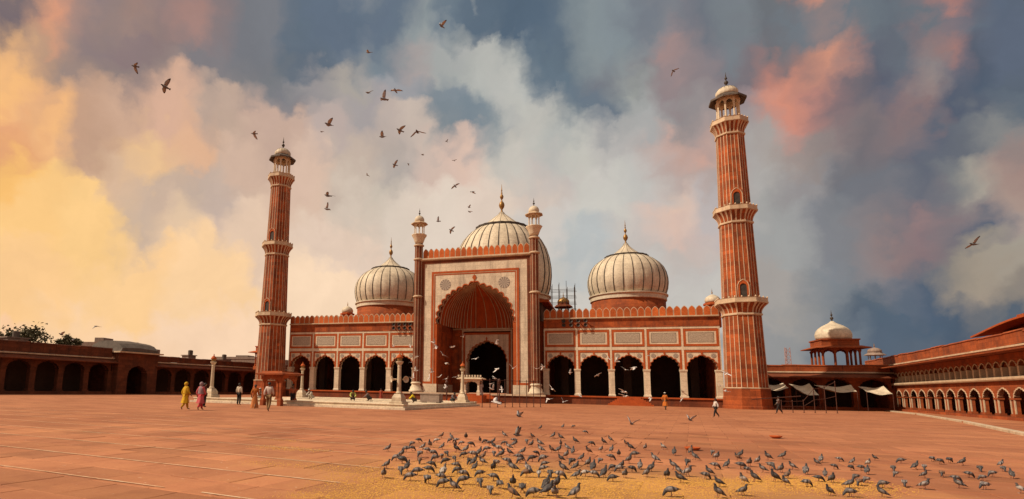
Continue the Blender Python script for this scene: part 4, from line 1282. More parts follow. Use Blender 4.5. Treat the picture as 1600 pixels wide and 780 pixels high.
    chhatri(M, (0, 0, 34.42), 8, 1.22, 3.35, 2.14, 1.16, 1.35, 2.0, stripes=16, drop=.55, colr=.12, meave=DKST, fin_m=DARKM, neck=.1, fascia=.24)  # dark eave colour carries the shade of its underside
    return M
minaret((32.0, -1.6, 0), 'right minaret, tallest in view, of red sandstone with white marble strips')
minaret((-32.0, -1.6, 0), 'left minaret of striped red sandstone rising beside the shaded arcade')

# ------------------------------------------------------------------ arcades round the court
def arcade(name, label, origin, rz, length, bay, zr, ztop, m, double=False, eave=1.2, depth=6.0, hang=False):
    T = thing(name, label, 'arcade', origin, rz)
    n = int(round(length / bay))
    q = MB()
    q.box(-.2, n * bay + .2, -.5, depth, -.02, .35)
    q.build('plinth', m, T)
    zl = zr if not double else 3.0
    hw = bay / 2 - .32
    zs = zl - .55 - hw * .85
    q = MB(); arch_plate(q, 0, zs, arch_curve(hw, hw * .82, 5, .08, 26), bay / 2, zl - zs, 0, .3 if double else .7)
    ma = q.mesh('arch', m)
    q = MB(); arch_band(q, 0, zs, arch_curve(hw, hw * .82, 5, .08, 26), arch_curve(hw + .09, hw * .82 + .09, 5, .08, 26), -.04, .3)
    mt = q.mesh('arch_trim', TRIM if double else m)
    dp = .28 if double else .68
    q = MB(); q.box(-.33, .33, .02, dp, .55, zs - .02); q.box(-.42, .42, -.06, dp + .08, .35, .55); q.box(-.40, .40, -.05, dp + .06, zs - .02, zs + .12)
    mp = q.mesh('pier', m)
    for i in range(n):
        o = put('arch', ma, T, (bay * (i + .5), 0, 0))
        put('arch_trim', mt, o)
    if double:
        q = MB(); q.box(-.35, -.24, -.03, .05, .56, zs - .02); q.box(.24, .35, -.03, .05, .56, zs - .02)
        mj = q.mesh('jamb_strip', TRIM)
    for i in range(n + 1):
        o = put('pier', mp, T, (bay * i, 0, 0))
        if double:
            put('jamb_strip', mj, o)
    q = MB(); q.box(-.2, n * bay + .2, depth - .5, depth, .3, zr)
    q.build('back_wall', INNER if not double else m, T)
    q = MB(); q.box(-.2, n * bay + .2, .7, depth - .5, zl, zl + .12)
    q.build('ceiling', INNER, T)
    if double:
        q = MB()
        pr = [(.3, zl), (-.28, zl + .02), (-.34, zl + .12), (-.34, zl + .26), (-.2, zl + .3), (.3, zl + .3)]
        q.rings([[(-.2, y, z) for y, z in pr], [(n * bay + .2, y, z) for y, z in pr]])
        q.build('string_course', TRIM, T)
        ub = bay / 2
        uh = ub / 2 - .14
        u0 = zl + .3
        us = u0 + .75
        q = MB(); arch_plate(q, 0, us, arch_curve(uh, uh * .8, 3, .05, 18), ub / 2, zr - .25 - us, .05, .45)
        mu = q.mesh('upper_arch', m)
        q = MB(); arch_band(q, 0, us, arch_curve(uh, uh * .8, 3, .05, 18), arch_curve(uh + .06, uh * .8 + .06, 3, .05, 18), .0, .2)
        mut = q.mesh('arch_trim', TRIM)
        q = MB(); q.box(-.14, .14, .06, .44, u0, us)
        mup = q.mesh('upper_post', TRIM)
        for i in range(2 * n):
            o = put('upper_arch', mu, T, (ub * (i + .5), 0, 0))
            put('arch_trim', mut, o)
            put('upper_post', mup, T, (ub * i, 0, 0))
    # eave, string and parapet
    q = MB()
    pr = [(.5, zr - .25), (.0, zr - .22), (-eave, zr - .5 if not double else zr - .3), (-eave, zr - .40 if not double else zr - .2), (0, zr + .05), (.5, zr + .06)]
    q.rings([[(-.4, y, z) for y, z in pr], [(n * bay + .4, y, z) for y, z in pr]])
    q.build('eave', REDD if not double else m, T)
    q = MB()
    pr = [(.6, zr + .06), (-.1, zr + .06), (-.25, zr + .12), (-.25, zr + .24), (-.1, zr + .28), (.6, zr + .28)]
    q.rings([[(-.3, y, z) for y, z in pr], [(n * bay + .3, y, z) for y, z in pr]])
    q.build('string_course', TRIM, T)
    # parapet of separate coping blocks
    k = int(n * bay / 1.5)
    w = n * bay / k
    q = MB(); q.rings([[(.01, 0, 0), (w - .01, 0, 0), (w - .01, .5, 0), (.01, .5, 0)], [(.01, 0, ztop - zr - .36), (w - .01, 0, ztop - zr - .36), (w - .01, .5, ztop - zr - .36), (.01, .5, ztop - zr - .36)], [(.01, -.07, ztop - zr - .30), (w - .01, -.07, ztop - zr - .30), (w - .01, .57, ztop - zr - .30), (.01, .57, ztop - zr - .30)], [(.02, 0.05, ztop - zr - .18), (w - .02, 0.05, ztop - zr - .18), (w - .02, .45, ztop - zr - .18), (.02, .45, ztop - zr - .18)]])
    mb = q.mesh('parapet_block', m)
    for i in range(k):
        o = put('parapet_block', mb, T, (w * i, 0, zr + .28 + random.uniform(-.06, .05)))
        o.rotation_euler = (0, random.uniform(-.015, .015), 0)
    box('roof', m, T, -.2, n * bay + .2, .6, depth, zr - .1, zr + .1)
    box('end_wall', m, T, -.6, -.2, .05, depth, 0, zr)
    box('end_wall', m, T, n * bay + .2, n * bay + .6, .05, depth, 0, zr)
    return T

RA = -0.14
# left arcade: nearer, taller stretch and farther, lower one
def along(p0, d):
    return (p0[0] + math.sin(-RA) * d, p0[1] + math.cos(RA) * d, 0)
Lp = (-51.3, -50.0)
arcade('arcade', 'nearer left arcade of sandstone coloured dark for its shade, reaching the left edge', along(Lp, 0), PI / 2 + RA, 33.0, 3.3, 4.6, 6.1, REDL, hang=True)
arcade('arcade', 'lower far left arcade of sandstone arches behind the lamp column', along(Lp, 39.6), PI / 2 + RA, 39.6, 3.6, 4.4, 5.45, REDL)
# gatehouse block between them
gb = thing('gate_block', 'squat stone gate block with low rounded roof between the two left arcades', 'gatehouse', along(Lp, 33.3), PI / 2 + RA)
q = MB(); arch_plate(q, 3.1, 2.6, arch_curve(1.5, 1.3, 5, .09, 26), 3.1, 3.0, -1.0, .2); q.box(0, 1.55, -1.0, .2, -.01, 2.6); q.box(4.65, 6.2, -1.0, .2, -.01, 2.6)
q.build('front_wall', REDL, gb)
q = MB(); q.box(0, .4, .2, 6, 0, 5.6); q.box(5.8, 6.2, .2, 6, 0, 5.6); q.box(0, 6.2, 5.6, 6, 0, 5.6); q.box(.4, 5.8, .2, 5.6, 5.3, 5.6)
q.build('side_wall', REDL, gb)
q = MB(); q.box(-.35, 6.55, -1.7, 6.2, 5.6, 5.78)
q.build('eave', TRIM, gb)
rr = []
for k in range(9):
    u = k / 8
    y = -1.2 + 7.2 * u
    h = 5.78 + .6 + 1.1 * math.sin(PI * u) ** .6
    rr.append([(.1, y, 5.78), (6.1, y, 5.78), (5.9, y, h - .2), (3.1, y, h), (.3, y, h - .12)])
q = MB(); q.rings(rr)
q.build('rounded_roof', DKST, gb)
# right arcade, sunlit, two tiers
Rp = (51.1, 19.5)
arcade('arcade', 'sunlit right arcade of two tiers with red arches edged in white', Rp + (0,), -PI / 2 + RA, 59.8, 2.6, 5.3, 6.5, REDW, double=True, eave=1.5)
# back arcade, between right minaret and corner
arcade('arcade', 'shaded back arcade between the right minaret and corner pavilion', (34.6, 6.5, 0), 0.02, 14.4, 3.6, 4.35, 5.4, REDW, eave=1.5)

# ------------------------------------------------------------------ corner pavilions
def pavilion(label, loc, rz, half, hcol, hdome, m=REDP, mdome=MARBD, plinth=0.0, fin=1.5):
    T = thing('domed_pavilion', label, 'pavilion', loc, rz)
    q = MB(); q.box(-half - .25, half + .25, -half - .25, half + .25, -plinth, .3)
    q.build('base', m, T)
    q = MB(); q.lathe([(.2, .3), (.2, .55), (.13, .6), (.12, hcol - .35), (.2, hcol - .1), (.2, hcol)], 8, PI / 8)
    mc = q.mesh('column', m)
    w = half * 2 / 3
    for i in range(4):
        for j in range(3):
            p = (-half + w * j, -half)
            a = i * PI / 2
            put('column', mc, T, (p[0] * math.cos(a) - p[1] * math.sin(a), p[0] * math.sin(a) + p[1] * math.cos(a), 0), a)
    q = MB(); arch_plate(q, 0, 0, arch_curve(w / 2 - .1, w * .36, 3, .05, 16), w / 2, w * .62, -.1, .1)
    ma = q.mesh('arch', m)
    for i in range(4):
        for j in range(3):
            p = (-half + w * (j + .5), -half)
            a = i * PI / 2
            put('arch', ma, T, (p[0] * math.cos(a) - p[1] * math.sin(a), p[0] * math.sin(a) + p[1] * math.cos(a), hcol - w * .3), a)
    zt = hcol + w * .32
    def sq(h, z):
        return [(-h, -h, z), (h, -h, z), (h, h, z), (-h, h, z)]
    q = MB(); q.rings([sq(half + .15, zt - .05), sq(half + .95, zt - .25), sq(half + .95, zt - .15), sq(half + .2, zt + .1)])
    q.build('eave', m, T)
    q = MB(); q.rings([sq(half + .05, zt + .1), sq(half + .05, zt + .75), sq(half + .16, zt + .8), sq(half + .16, zt + .95), sq(half - .3, zt + 1.0)])
    q.build('drum', m, T)
    q = MB()
    prof = [(.96, 0), (1.02, .12), (1.03, .28), (.97, .45), (.83, .6), (.6, .74), (.36, .84), (.2, .91), (.1, 1.0)]
    q.lathe([(r * half * .98, zt + .98 + h * hdome) for r, h in prof], 32)
    q.build('dome', mdome, T, smooth=True)
    finial(T, 0, 0, zt + .96 + hdome, fin, fin * .17, DARKM)
    return T
pavilion('red corner pavilion with pale dome on the roof right of the minaret', (44.4, 9.4, 4.9), .02, 1.95, 2.5, 2.4, m=REDW, plinth=.4)
pavilion('small open pavilion half hidden behind the left minaret', (-40.3, 9.5, 4.6), -.1, 1.3, 2.6, 1.2, plinth=.3, fin=.8, mdome=REDP)

# gatehouse roof at the far right edge
T = thing('gate_roof', 'upswept gatehouse eave above the right arcade at the picture edge', 'gatehouse', (49.2, -15.5, 6.2), -PI / 2 + RA)
q = MB(); q.box(-2.8, 6.0, .3, 6.5, .0, 1.3)
q.build('wall', REDW, T)
rr = []
for k in range(13):
    u = k / 12
    x = -4.6 + 12.4 * u
    up = .9 * abs(2 * u - 1) ** 2.2 * 0 + .75 * math.sin(PI * min(u * .62, 1)) ** 1.2
    rr.append([(x, -1.3, .95 + up), (x, -1.3, 1.1 + up), (x, 1.5, 1.75 + up), (x, 6.5, 2.1 + up), (x, 6.5, 1.2 + up), (x, .3, 1.2 + up)])
q = MB(); q.rings(rr)
q.build('upswept_eave', REDP, T)
q = MB(); q.box(-1.4, 4.4, .8, 6, 1.3, 2.6)
q.build('upper_wall', REDW, T)
finial(T, 1.0, .8, 3.9, 1.6, .22, DARKM)
finial(T, 4.0, .8, 4.2, 1.6, .22, DARKM)

# ------------------------------------------------------------------ ablution pool platform
PU = Vector((ca, sa, 0)); PV = Vector((-sa, ca, 0))
PA = Vector((3.06, -37.5, 0))     # near right corner
PW, PD = 20.7, 15.5
pool = thing('pool_platform', 'low white marble platform with ablution pool before the prayer hall', 'pool', PA - PU * PW, ROT)
q = MB()
q.box(-.25, PW + .25, -.25, 7.0, -.01, .16); q.box(-.25, PW + .25, 12.3, PD + .25, -.01, .16); q.box(-.25, 3.2, 7.0, 12.3, -.01, .16); q.box(17.5, PW + .25, 7.0, 12.3, -.01, .16)
q.build('lower_step', MARBS, pool)
q = MB()
q.box(0, PW, 0, 7.0, .162, .36); q.box(0, PW, 12.3, PD, .162, .36); q.box(0, 3.2, 7.0, 12.3, .162, .36); q.box(17.5, PW, 7.0, 12.3, .162, .36)
q.build('deck', MARB, pool)
def edge_slabs(name, me_mat, x0, x1, y, dy, z):
    n = int((x1 - x0) / 1.35)
    w = (x1 - x0) / n
    q = MB(); q.rings([[(.008, 0, 0), (w - .008, 0, 0), (w - .008, dy, 0), (.008, dy, 0)], [(.008, 0, .045), (w - .008, 0, .045), (w - .008, dy, .045), (.008, dy, .045)], [(.02, .015, .06), (w - .02, .015, .06), (w - .02, dy - .015, .06), (.02, dy - .015, .06)]])
    me = q.mesh(name, me_mat)
    for i in range(n):
        put(name, me, pool, (x0 + i * w, y, z + random.uniform(0, .006)))
edge_slabs('coping_slab', MARB, -.06, PW + .06, -.08, .6, .362)
edge_slabs('coping_slab', MARB, -.06, PW + .06, PD - .5, .6, .362)
edge_slabs('coping_slab', MARB, 3.0, 17.7, 6.7, .45, .362)
WATER = mat('pool_water', (.05, .045, .035), (.07, .06, .045), .3, .06, .05, bscale=4, spec=.6)
box('water', WATER, pool, 3.2, 17.5, 7.0, 12.3, .05, .20)

def lamp_column(loc, label):
    T = thing('lamp_column', label, 'lamp', loc, ROT, 'stone lamp columns at the pool corners')
    q = MB()
    def sq(h, z):
        return [(-h, -h, z), (h, -h, z), (h, h, z), (-h, h, z)]
    q.rings([sq(.52, 0), sq(.52, .2), sq(.40, .24), sq(.38, .52), sq(.28, .72), sq(.24, .78)])
    q.build('pedestal', LAMP, T)
    q = MB(); q.lathe([(.20, .78), (.25, .84), (.2, .92), (.165, .98), (.135, 2.72), (.16, 2.78), (.13, 2.84), (.14, 2.9), (.27, 3.08), (.29, 3.16), (.2, 3.18)], 12)
    q.build('shaft', LAMP, T, smooth=False)
    q = MB(); q.lathe([(.15, 3.18), (.19, 3.22), (.19, 3.42), (.15, 3.44)], 8)
    q.build('lantern', GOLD, T)
    q = MB(); q.lathe([(.26, 3.42), (.27, 3.46), (.22, 3.52), (.17, 3.62), (.08, 3.68), (.04, 3.74), (.05, 3.78), (.01, 3.9)], 12)
    q.build('cap', REDP, T, smooth=True)
    return T
for (x, y), lb in (((2.45, -36.85), 'stone lamp column at the nearest corner of the pool platform'), ((3.75, -23.0), 'stone lamp column on the right rear corner of the pool platform'),
                   ((-15.0, -21.0), 'stone lamp column on the left rear corner of the pool platform'), ((-16.7, -33.8), 'leftmost stone lamp column, seen against the shaded arcade')):
    lamp_column((x, y, .36 + .06 if y > -36 and y < -24 else .36), lb)

# horn loudspeakers on the near lamp column
def horn(label, loc, rz, sc, group, m=LAMP):
    q = MB()
    q.lathe([(.03, -.26), (.06, -.25), (.06, -.12), (.05, -.1), (.08, .02), (.15, .12), (.24, .18), (.25, .19), (.22, .18), (.12, .08), (.03, -.02)], 14)
    q.v = [(x * sc, -z * sc, y * sc) for x, y, z in q.v]
    o = q.build('loudspeaker', m, None, loc, rz, True)
    return tag(o, label, 'loudspeaker', group)
horn('left of the pale horn loudspeakers on the nearest lamp column', (2.05, -36.95, 2.2), -.9, 1.0, 'horns on the lamp column')
horn('right of the pale horn loudspeakers on the nearest lamp column', (2.85, -36.75, 2.2), .9, 1.0, 'horns on the lamp column')
for s, nm in ((1, 'right'), (-1, 'left')):
    for k in range(4):
        for r_ in range(2):
            x = 11.6 + k * .92 if s > 0 else -9.8 - k * .85
            horn('dark horn loudspeaker under the %s wing cornice, %s row, %s from the portal' % (nm, ('upper', 'lower')[r_], ('first', 'second', 'third', 'fourth')[k]), (x, -.34, 10.72 - r_ * .55), 0, 1.0, 'horns under the %s cornice' % nm, DARKM)

# stone shelter at the platform's left edge
sh = thing('stone_shelter', 'small red sandstone shelter with bracketed columns at the pool edge', 'shelter', (-7.9, -36.6, 0), ROT)
def shelter(T, w, d, h, m, cr=.16):
    q = MB()
    q.rings([[(a * k, b * k, z) for a, b in ((-1, -1), (1, -1), (1, 1), (-1, 1))] for k, z in ((cr * 1.6, 0), (cr * 1.6, .45), (cr, .6), (cr * .85, h - .75), (cr * 1.3, h - .55), (cr * 1.3, h - .4))])
    mc = q.mesh('column', m)
    for sx in (-1, 1):
        for sy in (-1, 1):
            put('column', mc, T, (sx * w / 2, sy * d / 2, 0))
    q = MB(); arch_plate(q, 0, h - .95, arch_curve(w / 2 - cr, .42, 3, .05, 18), w / 2, .6, -.1, .1)
    ma = q.mesh('arch', m)
    put('arch', ma, T, (0, -d / 2, 0)); put('arch', ma, T, (0, d / 2, 0))
    q = MB(); arch_plate(q, 0, h - .95, arch_curve(d / 2 - cr, .42, 3, .05, 18), d / 2 - .1, .6, -.1, .1)
    ma = q.mesh('arch', m)
    put('arch', ma, T, (-w / 2, 0, 0), PI / 2); put('arch', ma, T, (w / 2, 0, 0), PI / 2)
    q = MB(); q.rings([[(a * (w / 2 + e), b * (d / 2 + e), z) for a, b in ((-1, -1), (1, -1), (1, 1), (-1, 1))] for e, z in ((.12, h - .36), (.5, h - .28), (.5, h - .18), (.2, h - .1), (.15, h))])
    q.build('roof_slab', m, T)
shelter(sh, 1.7, 1.7, 2.7, REDW, .11)
mt = thing('marble_tribune', 'small white marble tribune on slim columns before the central doorway', 'tribune', (1.05, -8.0, 0), 0)
for ch_ in (mt,):
    box('base', REDP, ch_, -1.6, 1.6, -1.3, 1.3, -.01, .9)
    sub = bpy.data.objects.new('canopy', None); COL.objects.link(sub); sub.parent = ch_; sub.location = (0, 0, .9)
    shelter(sub, 2.1, 1.6, 2.2, MARB, .12)
    q = MB()
    for x in np.linspace(-1.35, 1.35, 9):
        q.box(x - .09, x + .09, -1.1, -1.02, 3.1, 3.32)
    q.build('cresting', MARB, ch_)

# cistern on the platform
ci = thing('stone_trough', 'grey stone trough on the pool platform', 'trough', (2.35, -28.5, .36), ROT)
q = MB(); q.box(-.95, .95, -.45, .45, .06, .12); q.box(-.9, .9, -.4, -.28, .12, .72); q.box(-.9, .9, .28, .4, .12, .72); q.box(-.9, -.78, -.28, .28, .12, .72); q.box(.78, .9, -.28, .28, .12, .72); q.box(-.96, .96, -.46, -.22, .722, .80); q.box(-.96, .96, .22, .46, .722, .80)
q.build('basin', CONC, ci)
q = MB()
for x in (-.7, .7):
    q.box(x - .1, x + .1, -.35, .35, -.0, .06)
q.build('foot', CONC, ci)

# railing before the portal
def railing(label, pts, h, m, bars=1, post=.035):
    T = thing('railing', label, 'railing', (pts[0][0], pts[0][1], 0))
    o = Vector((pts[0][0], pts[0][1], 0))
    for i, p in enumerate(pts):
        q = MB(); q.lathe([(post * 2.2, 0), (post * 2.2, .04), (post, .05), (post, h[i]), (post * 1.6, h[i] + .02), (post * .4, h[i] + .08)], 7)
        q.build('post', m, T, (p[0] - o.x, p[1] - o.y, 0))
    for k in range(bars):
        q = MB(); q.tube([(p[0] - o.x, p[1] - o.y, (h[i] - .05) * (1 - k * .45)) for i, p in enumerate(pts)], post * .7, 6)
        q.build('rail', m, T)
    return T
railing('dark metal railing of tall posts in front of the portal steps', [(6.2 + i * .56, -25.5 + i * .75, 0) for i in range(9)], [2.5] * 9, RUST)
railing('iron frame of poles beside the right minaret', [(32.6 + i * 1.0, -13.0 + i * .35, 0) for i in range(6)], [1.1, 1.1, 1.15, 2.3, 2.5, 3.0], RUST, 2)
for x, y, h, lb in ((-.4, -14, 2.4, 'rust red iron lamp post left of the marble tribune'), (5.6, -14, 2.6, 'rust red iron lamp post right of the marble tribune')):
    T = thing('iron_post', lb, 'post', (x, y, 0))
    q = MB(); q.lathe([(.16, 0), (.16, .2), (.08, .3), (.07, h - .4), (.13, h - .36), (.13, h - .3), (.07, h - .28)], 10)
    q.build('shaft', RUST, T)
    q = MB(); q.lathe([(.1, h - .28), (.17, h - .2), (.19, h - .02), (.1, h + .14), (.02, h + .24)], 10)
    q.build('lamp_head', RUST, T)

# awnings by the back arcade
def awning(label, pts, sag, m=CLOTH):
    n = 10
    a, b, c, d = [Vector(p) for p in pts]
    q = MB()
    g = []
    for i in range(n + 1):
        row = []
        for j in range(n + 1):
            u, v = i / n, j / n
            p = (a * (1 - u) + b * u) * (1 - v) + (d * (1 - u) + c * u) * v
            p = p - Vector((0, 0, sag * math.sin(PI * u) * (.5 + .5 * math.sin(PI * v)))) + Vector((0, 0, .05 * math.sin(9 * u + 5 * v)))
            row.append(tuple(p))
        g.append(row)
    for i in range(n):
        for j in range(n):
            q.quad(g[i][j], g[i + 1][j], g[i + 1][j + 1], g[i][j + 1])
            q.quad(*[(p[0], p[1], p[2] - .015) for p in (g[i][j + 1], g[i + 1][j + 1], g[i + 1][j], g[i][j])])
    T = thing('awning', label, 'awning', (0, 0, 0), 0, 'cloth awnings by the back arcade')
    q.build('cloth', m, T, smooth=True)
    for p in (a, b):
        q = MB(); q.tube([(p.x, p.y, 0), (p.x, p.y, p.z + .05)], .035, 6)
        q.build('pole', RUST, T)
    return T
awning('grey cloth awning nearest the right minaret', [(34.8, 2.4, 2.3), (37.2, 2.2, 2.5), (37.4, 5.2, 3.1), (34.8, 5.4, 3.1)], .45)
awning('pale cloth awning with a drooping corner', [(37.8, 1.8, 2.4), (39.9, 1.2, 1.7), (40.1, 5.0, 3.1), (38.0, 5.2, 3.1)], .55)
awning('wide pale awning at the corner below the pavilion', [(40.6, 2.2, 2.5), (44.0, 2.4, 2.2), (44.4, 5.2, 3.0), (40.6, 5.2, 3.0)], .45)
awning('sagging awning where the back and right arcades meet', [(44.9, 2.4, 2.2), (47.2, 2.0, 2.0), (47.6, 5.2, 2.9), (45.1, 5.2, 2.9)], .35)

# ------------------------------------------------------------------ roofs, mast and trees beyond
b1 = thing('building', 'pinkish flat-roofed building beyond the far left arcade', 'building', (-72.0, 8.0, 0), .25)
box('wall', CONC, b1, -5.5, 5.5, -4, 4, -.01, 8.2)
for k in range(5):
    box('window', SLATE, b1, -4.6 + k * 2.0, -3.6 + k * 2.0, -4.03, -3.9, 6.2, 7.4)
box('parapet', CONC, b1, -5.6, 5.6, -4.1, -3.9, 8.2, 9.0)
box('stair_head', CONC, b1, -4.4, -2.6, -2, 1, 8.2, 10.0)
b2 = thing('building', 'low grey rooftops beyond the arcade beside the left minaret', 'building', (-60, 34, 0), .1)
box('wall', CONC, b2, -8, 9, -4, 4, -.01, 7.3)
box('roof_tank', CONC, b2, -3, 0, -3, 0, 7.3, 8.2)
box('roof_hut', CONC, b2, 3, 6, -3, 0, 7.3, 8.6)
box('parapet', CONC, b2, -8.1, 9.1, -4.1, -3.9, 7.3, 7.8)

for i, (x, y, w_, d_, h_) in enumerate(((-58.5, -30.0, 3.0, 3.0, 7.2), (-56.5, -24.0, 2.2, 2.5, 7.0), (-54.8, -9.0, 2.6, 2.4, 6.6), (-52.0, 3.5, 1.6, 1.6, 6.4), (-50.5, 10.5, 2.4, 2.0, 6.1))):
    rh_ = thing('roof_hut', ('grubby roof hut at the left edge behind the arcade', 'low roof hut beneath the dusky trees', 'low roof hut right of the gate block', 'small roof hut left of the lamp column top', 'low roof hut near the left minaret')[i], 'hut', (x, y, 0), RA, 'roof huts behind the left arcade')
    box('wall', CONC, rh_, -w_ / 2, w_ / 2, -d_ / 2, d_ / 2, 0, h_)
    q = MB(); q.rings([[(a * (w_ / 2 + .15), b * (d_ / 2 + .15), z) for a, b in ((-1, -1), (1, -1), (1, 1), (-1, 1))] for z in (h_, h_ + .14)])
    q.build('roof_slab', CONC, rh_)
    q = MB(); q.lathe([(.4, h_ + .14), (.42, h_ + .9), (.2, h_ + 1.0)], 12)
    q.build('water_tank', DKST, rh_, (w_ * .2, 0, 0))
ms_ = thing('radio_mast', 'red and white lattice mast beyond the back arcade', 'mast', (50.2, 52.3, 0))
PAINT = mat('mast_paint', (.30, .10, .08), (.4, .3, .28), 2, .6, 0)
for i in range(3):
    a = 2 * PI * i / 3
    q = MB(); q.tube([(.75 * math.sin(a), .75 * math.cos(a), 0), (.5 * math.sin(a), .5 * math.cos(a), 11.0)], .06, 5)
    q.build('leg', PAINT, ms_)
q = MB()
for k in range(14):
    z = k * .78
    r = .75 - .25 * z / 11
    for i in range(3):
        a, b = 2 * PI * i / 3, 2 * PI * (i + 1) / 3
        q.tube([(r * math.sin(a), r * math.cos(a), z), (r * math.sin(b), r * math.cos(b), z + .78)], .03, 4)
        q.tube([(r * math.sin(a), r * math.cos(a), z), (r * math.sin(b), r * math.cos(b), z)], .03, 4)
q.build('bracing', PAINT, ms_)
kt = thing('lantern_tower', 'small far lantern tower showing above the right arcade', 'tower', (68.0, 62.0, 0))
q = MB(); q.lathe([(1.5, 0), (1.4, 8.2), (1.9, 8.3), (1.9, 8.6), (1.2, 8.7)], 8)
q.build('shaft', CONC, kt)
chhatri(kt, (0, 0, 8.6), 8, 1.1, 1.6, 1.8, 1.1, 1.0, 1.0, mcol=CONC, meave=CONC, mdome=CONC, arch=False)

def tree(label, loc, h, rad, seed):
    rn = random.Random(seed)
    T = thing('tree', label, 'tree', loc, 0, 'trees beyond the left arcade')
    q = MB()
    q.tube([(0, 0, 0), (.15, .1, h * .35), (-.1, .2, h * .62), (.1, 0, h * .9)], [.34, .26, .17, .05], 7)
    tips = []
    for k in range(7):
        a = rn.uniform(0, 2 * PI)
        z = h * rn.uniform(.5, .75)
        e = (math.cos(a) * rad * rn.uniform(.5, .9), math.sin(a) * rad * rn.uniform(.5, .9), z + rn.uniform(.3, 1.6))
        q.tube([(0, .1, z - .6), (e[0] * .5, e[1] * .5, z), e], [.12, .08, .02], 5)
        tips.append(e)
    q.build('trunk', BARK, T)
    q = MB()
    for c in range(34):
        if c < 7:
            cx, cy, cz = tips[c]
        else:
            a = rn.uniform(0, 2 * PI); u = rn.random() ** .5 * rad
            cx, cy, cz = math.cos(a) * u, math.sin(a) * u, h * .82 + rn.uniform(-.22, .2) * h * (1 - .5 * u / rad)
        cr = rn.uniform(.45, .9) * rad * .42
        for l in range(62):
            d = Vector((rn.gauss(0, 1), rn.gauss(0, 1), rn.gauss(0, .75)))
            p = Vector((cx, cy, cz)) + d * cr * .55
            t1 = Vector((rn.gauss(0, 1), rn.gauss(0, 1), rn.gauss(0, .6))).normalized()
            t2 = t1.cross(Vector((rn.gauss(0, 1), rn.gauss(0, 1), rn.gauss(0, 1)))).normalized()
            s1, s2 = rn.uniform(.16, .3), rn.uniform(.09, .17)
            q.quad(tuple(p - t1 * s1), tuple(p + t2 * s2), tuple(p + t1 * s1), tuple(p - t2 * s2))
    q.build('crown', LEAF, T)
tree('dusky tree at the left edge beyond the arcade roof', (-64.5, -25.5, 0), 9.6, 3.0, 1)
tree('broad dusky tree second from the left edge beyond the arcade roof', (-60.0, -20.5, 0), 8.9, 2.9, 2)
tree('small isolated treetop left of the gate block', (-57.0, -15.8, 0), 8.3, 1.5, 3)

# scaffold round a small kiosk on the roof right of the portal
sc_t = thing('scaffold', 'grey pole scaffold on the roof right of the portal', 'scaffold', (10.7, 12.0, 10.95))
for i in range(4):
    for j in range(3):
        q = MB(); q.tube([(-1.75 + i * 1.15, -1.2 + j * 1.2, 0), (-1.75 + i * 1.15, -1.2 + j * 1.2, 6.3 + .5 * ((i + j) % 3))], .035, 5)
        q.build('pole', DARKM, sc_t)
for k in range(6):
    for j in range(3):
        q = MB(); q.tube([(-1.95, -1.2 + j * 1.2, 1.0 + k * 1.0), (1.95, -1.2 + j * 1.2, 1.0 + k * 1.0)], .028, 5)
        q.build('ledger', DARKM, sc_t)
kk = thing('roof_pavilion', 'small dark domed kiosk inside the roof scaffold', 'pavilion', (10.7, 12.0, 10.95))
q = MB(); q.lathe([(1.0, 0), (1.0, 2.6)], 8, PI / 8)
q.build('base', REDD, kk)
chhatri(kk, (0, 0, 2.6), 8, .8, 1.0, 1.45, .85, 1.0, .9, mcol=REDD, meave=REDD, mdome=GOLD, colr=.07)

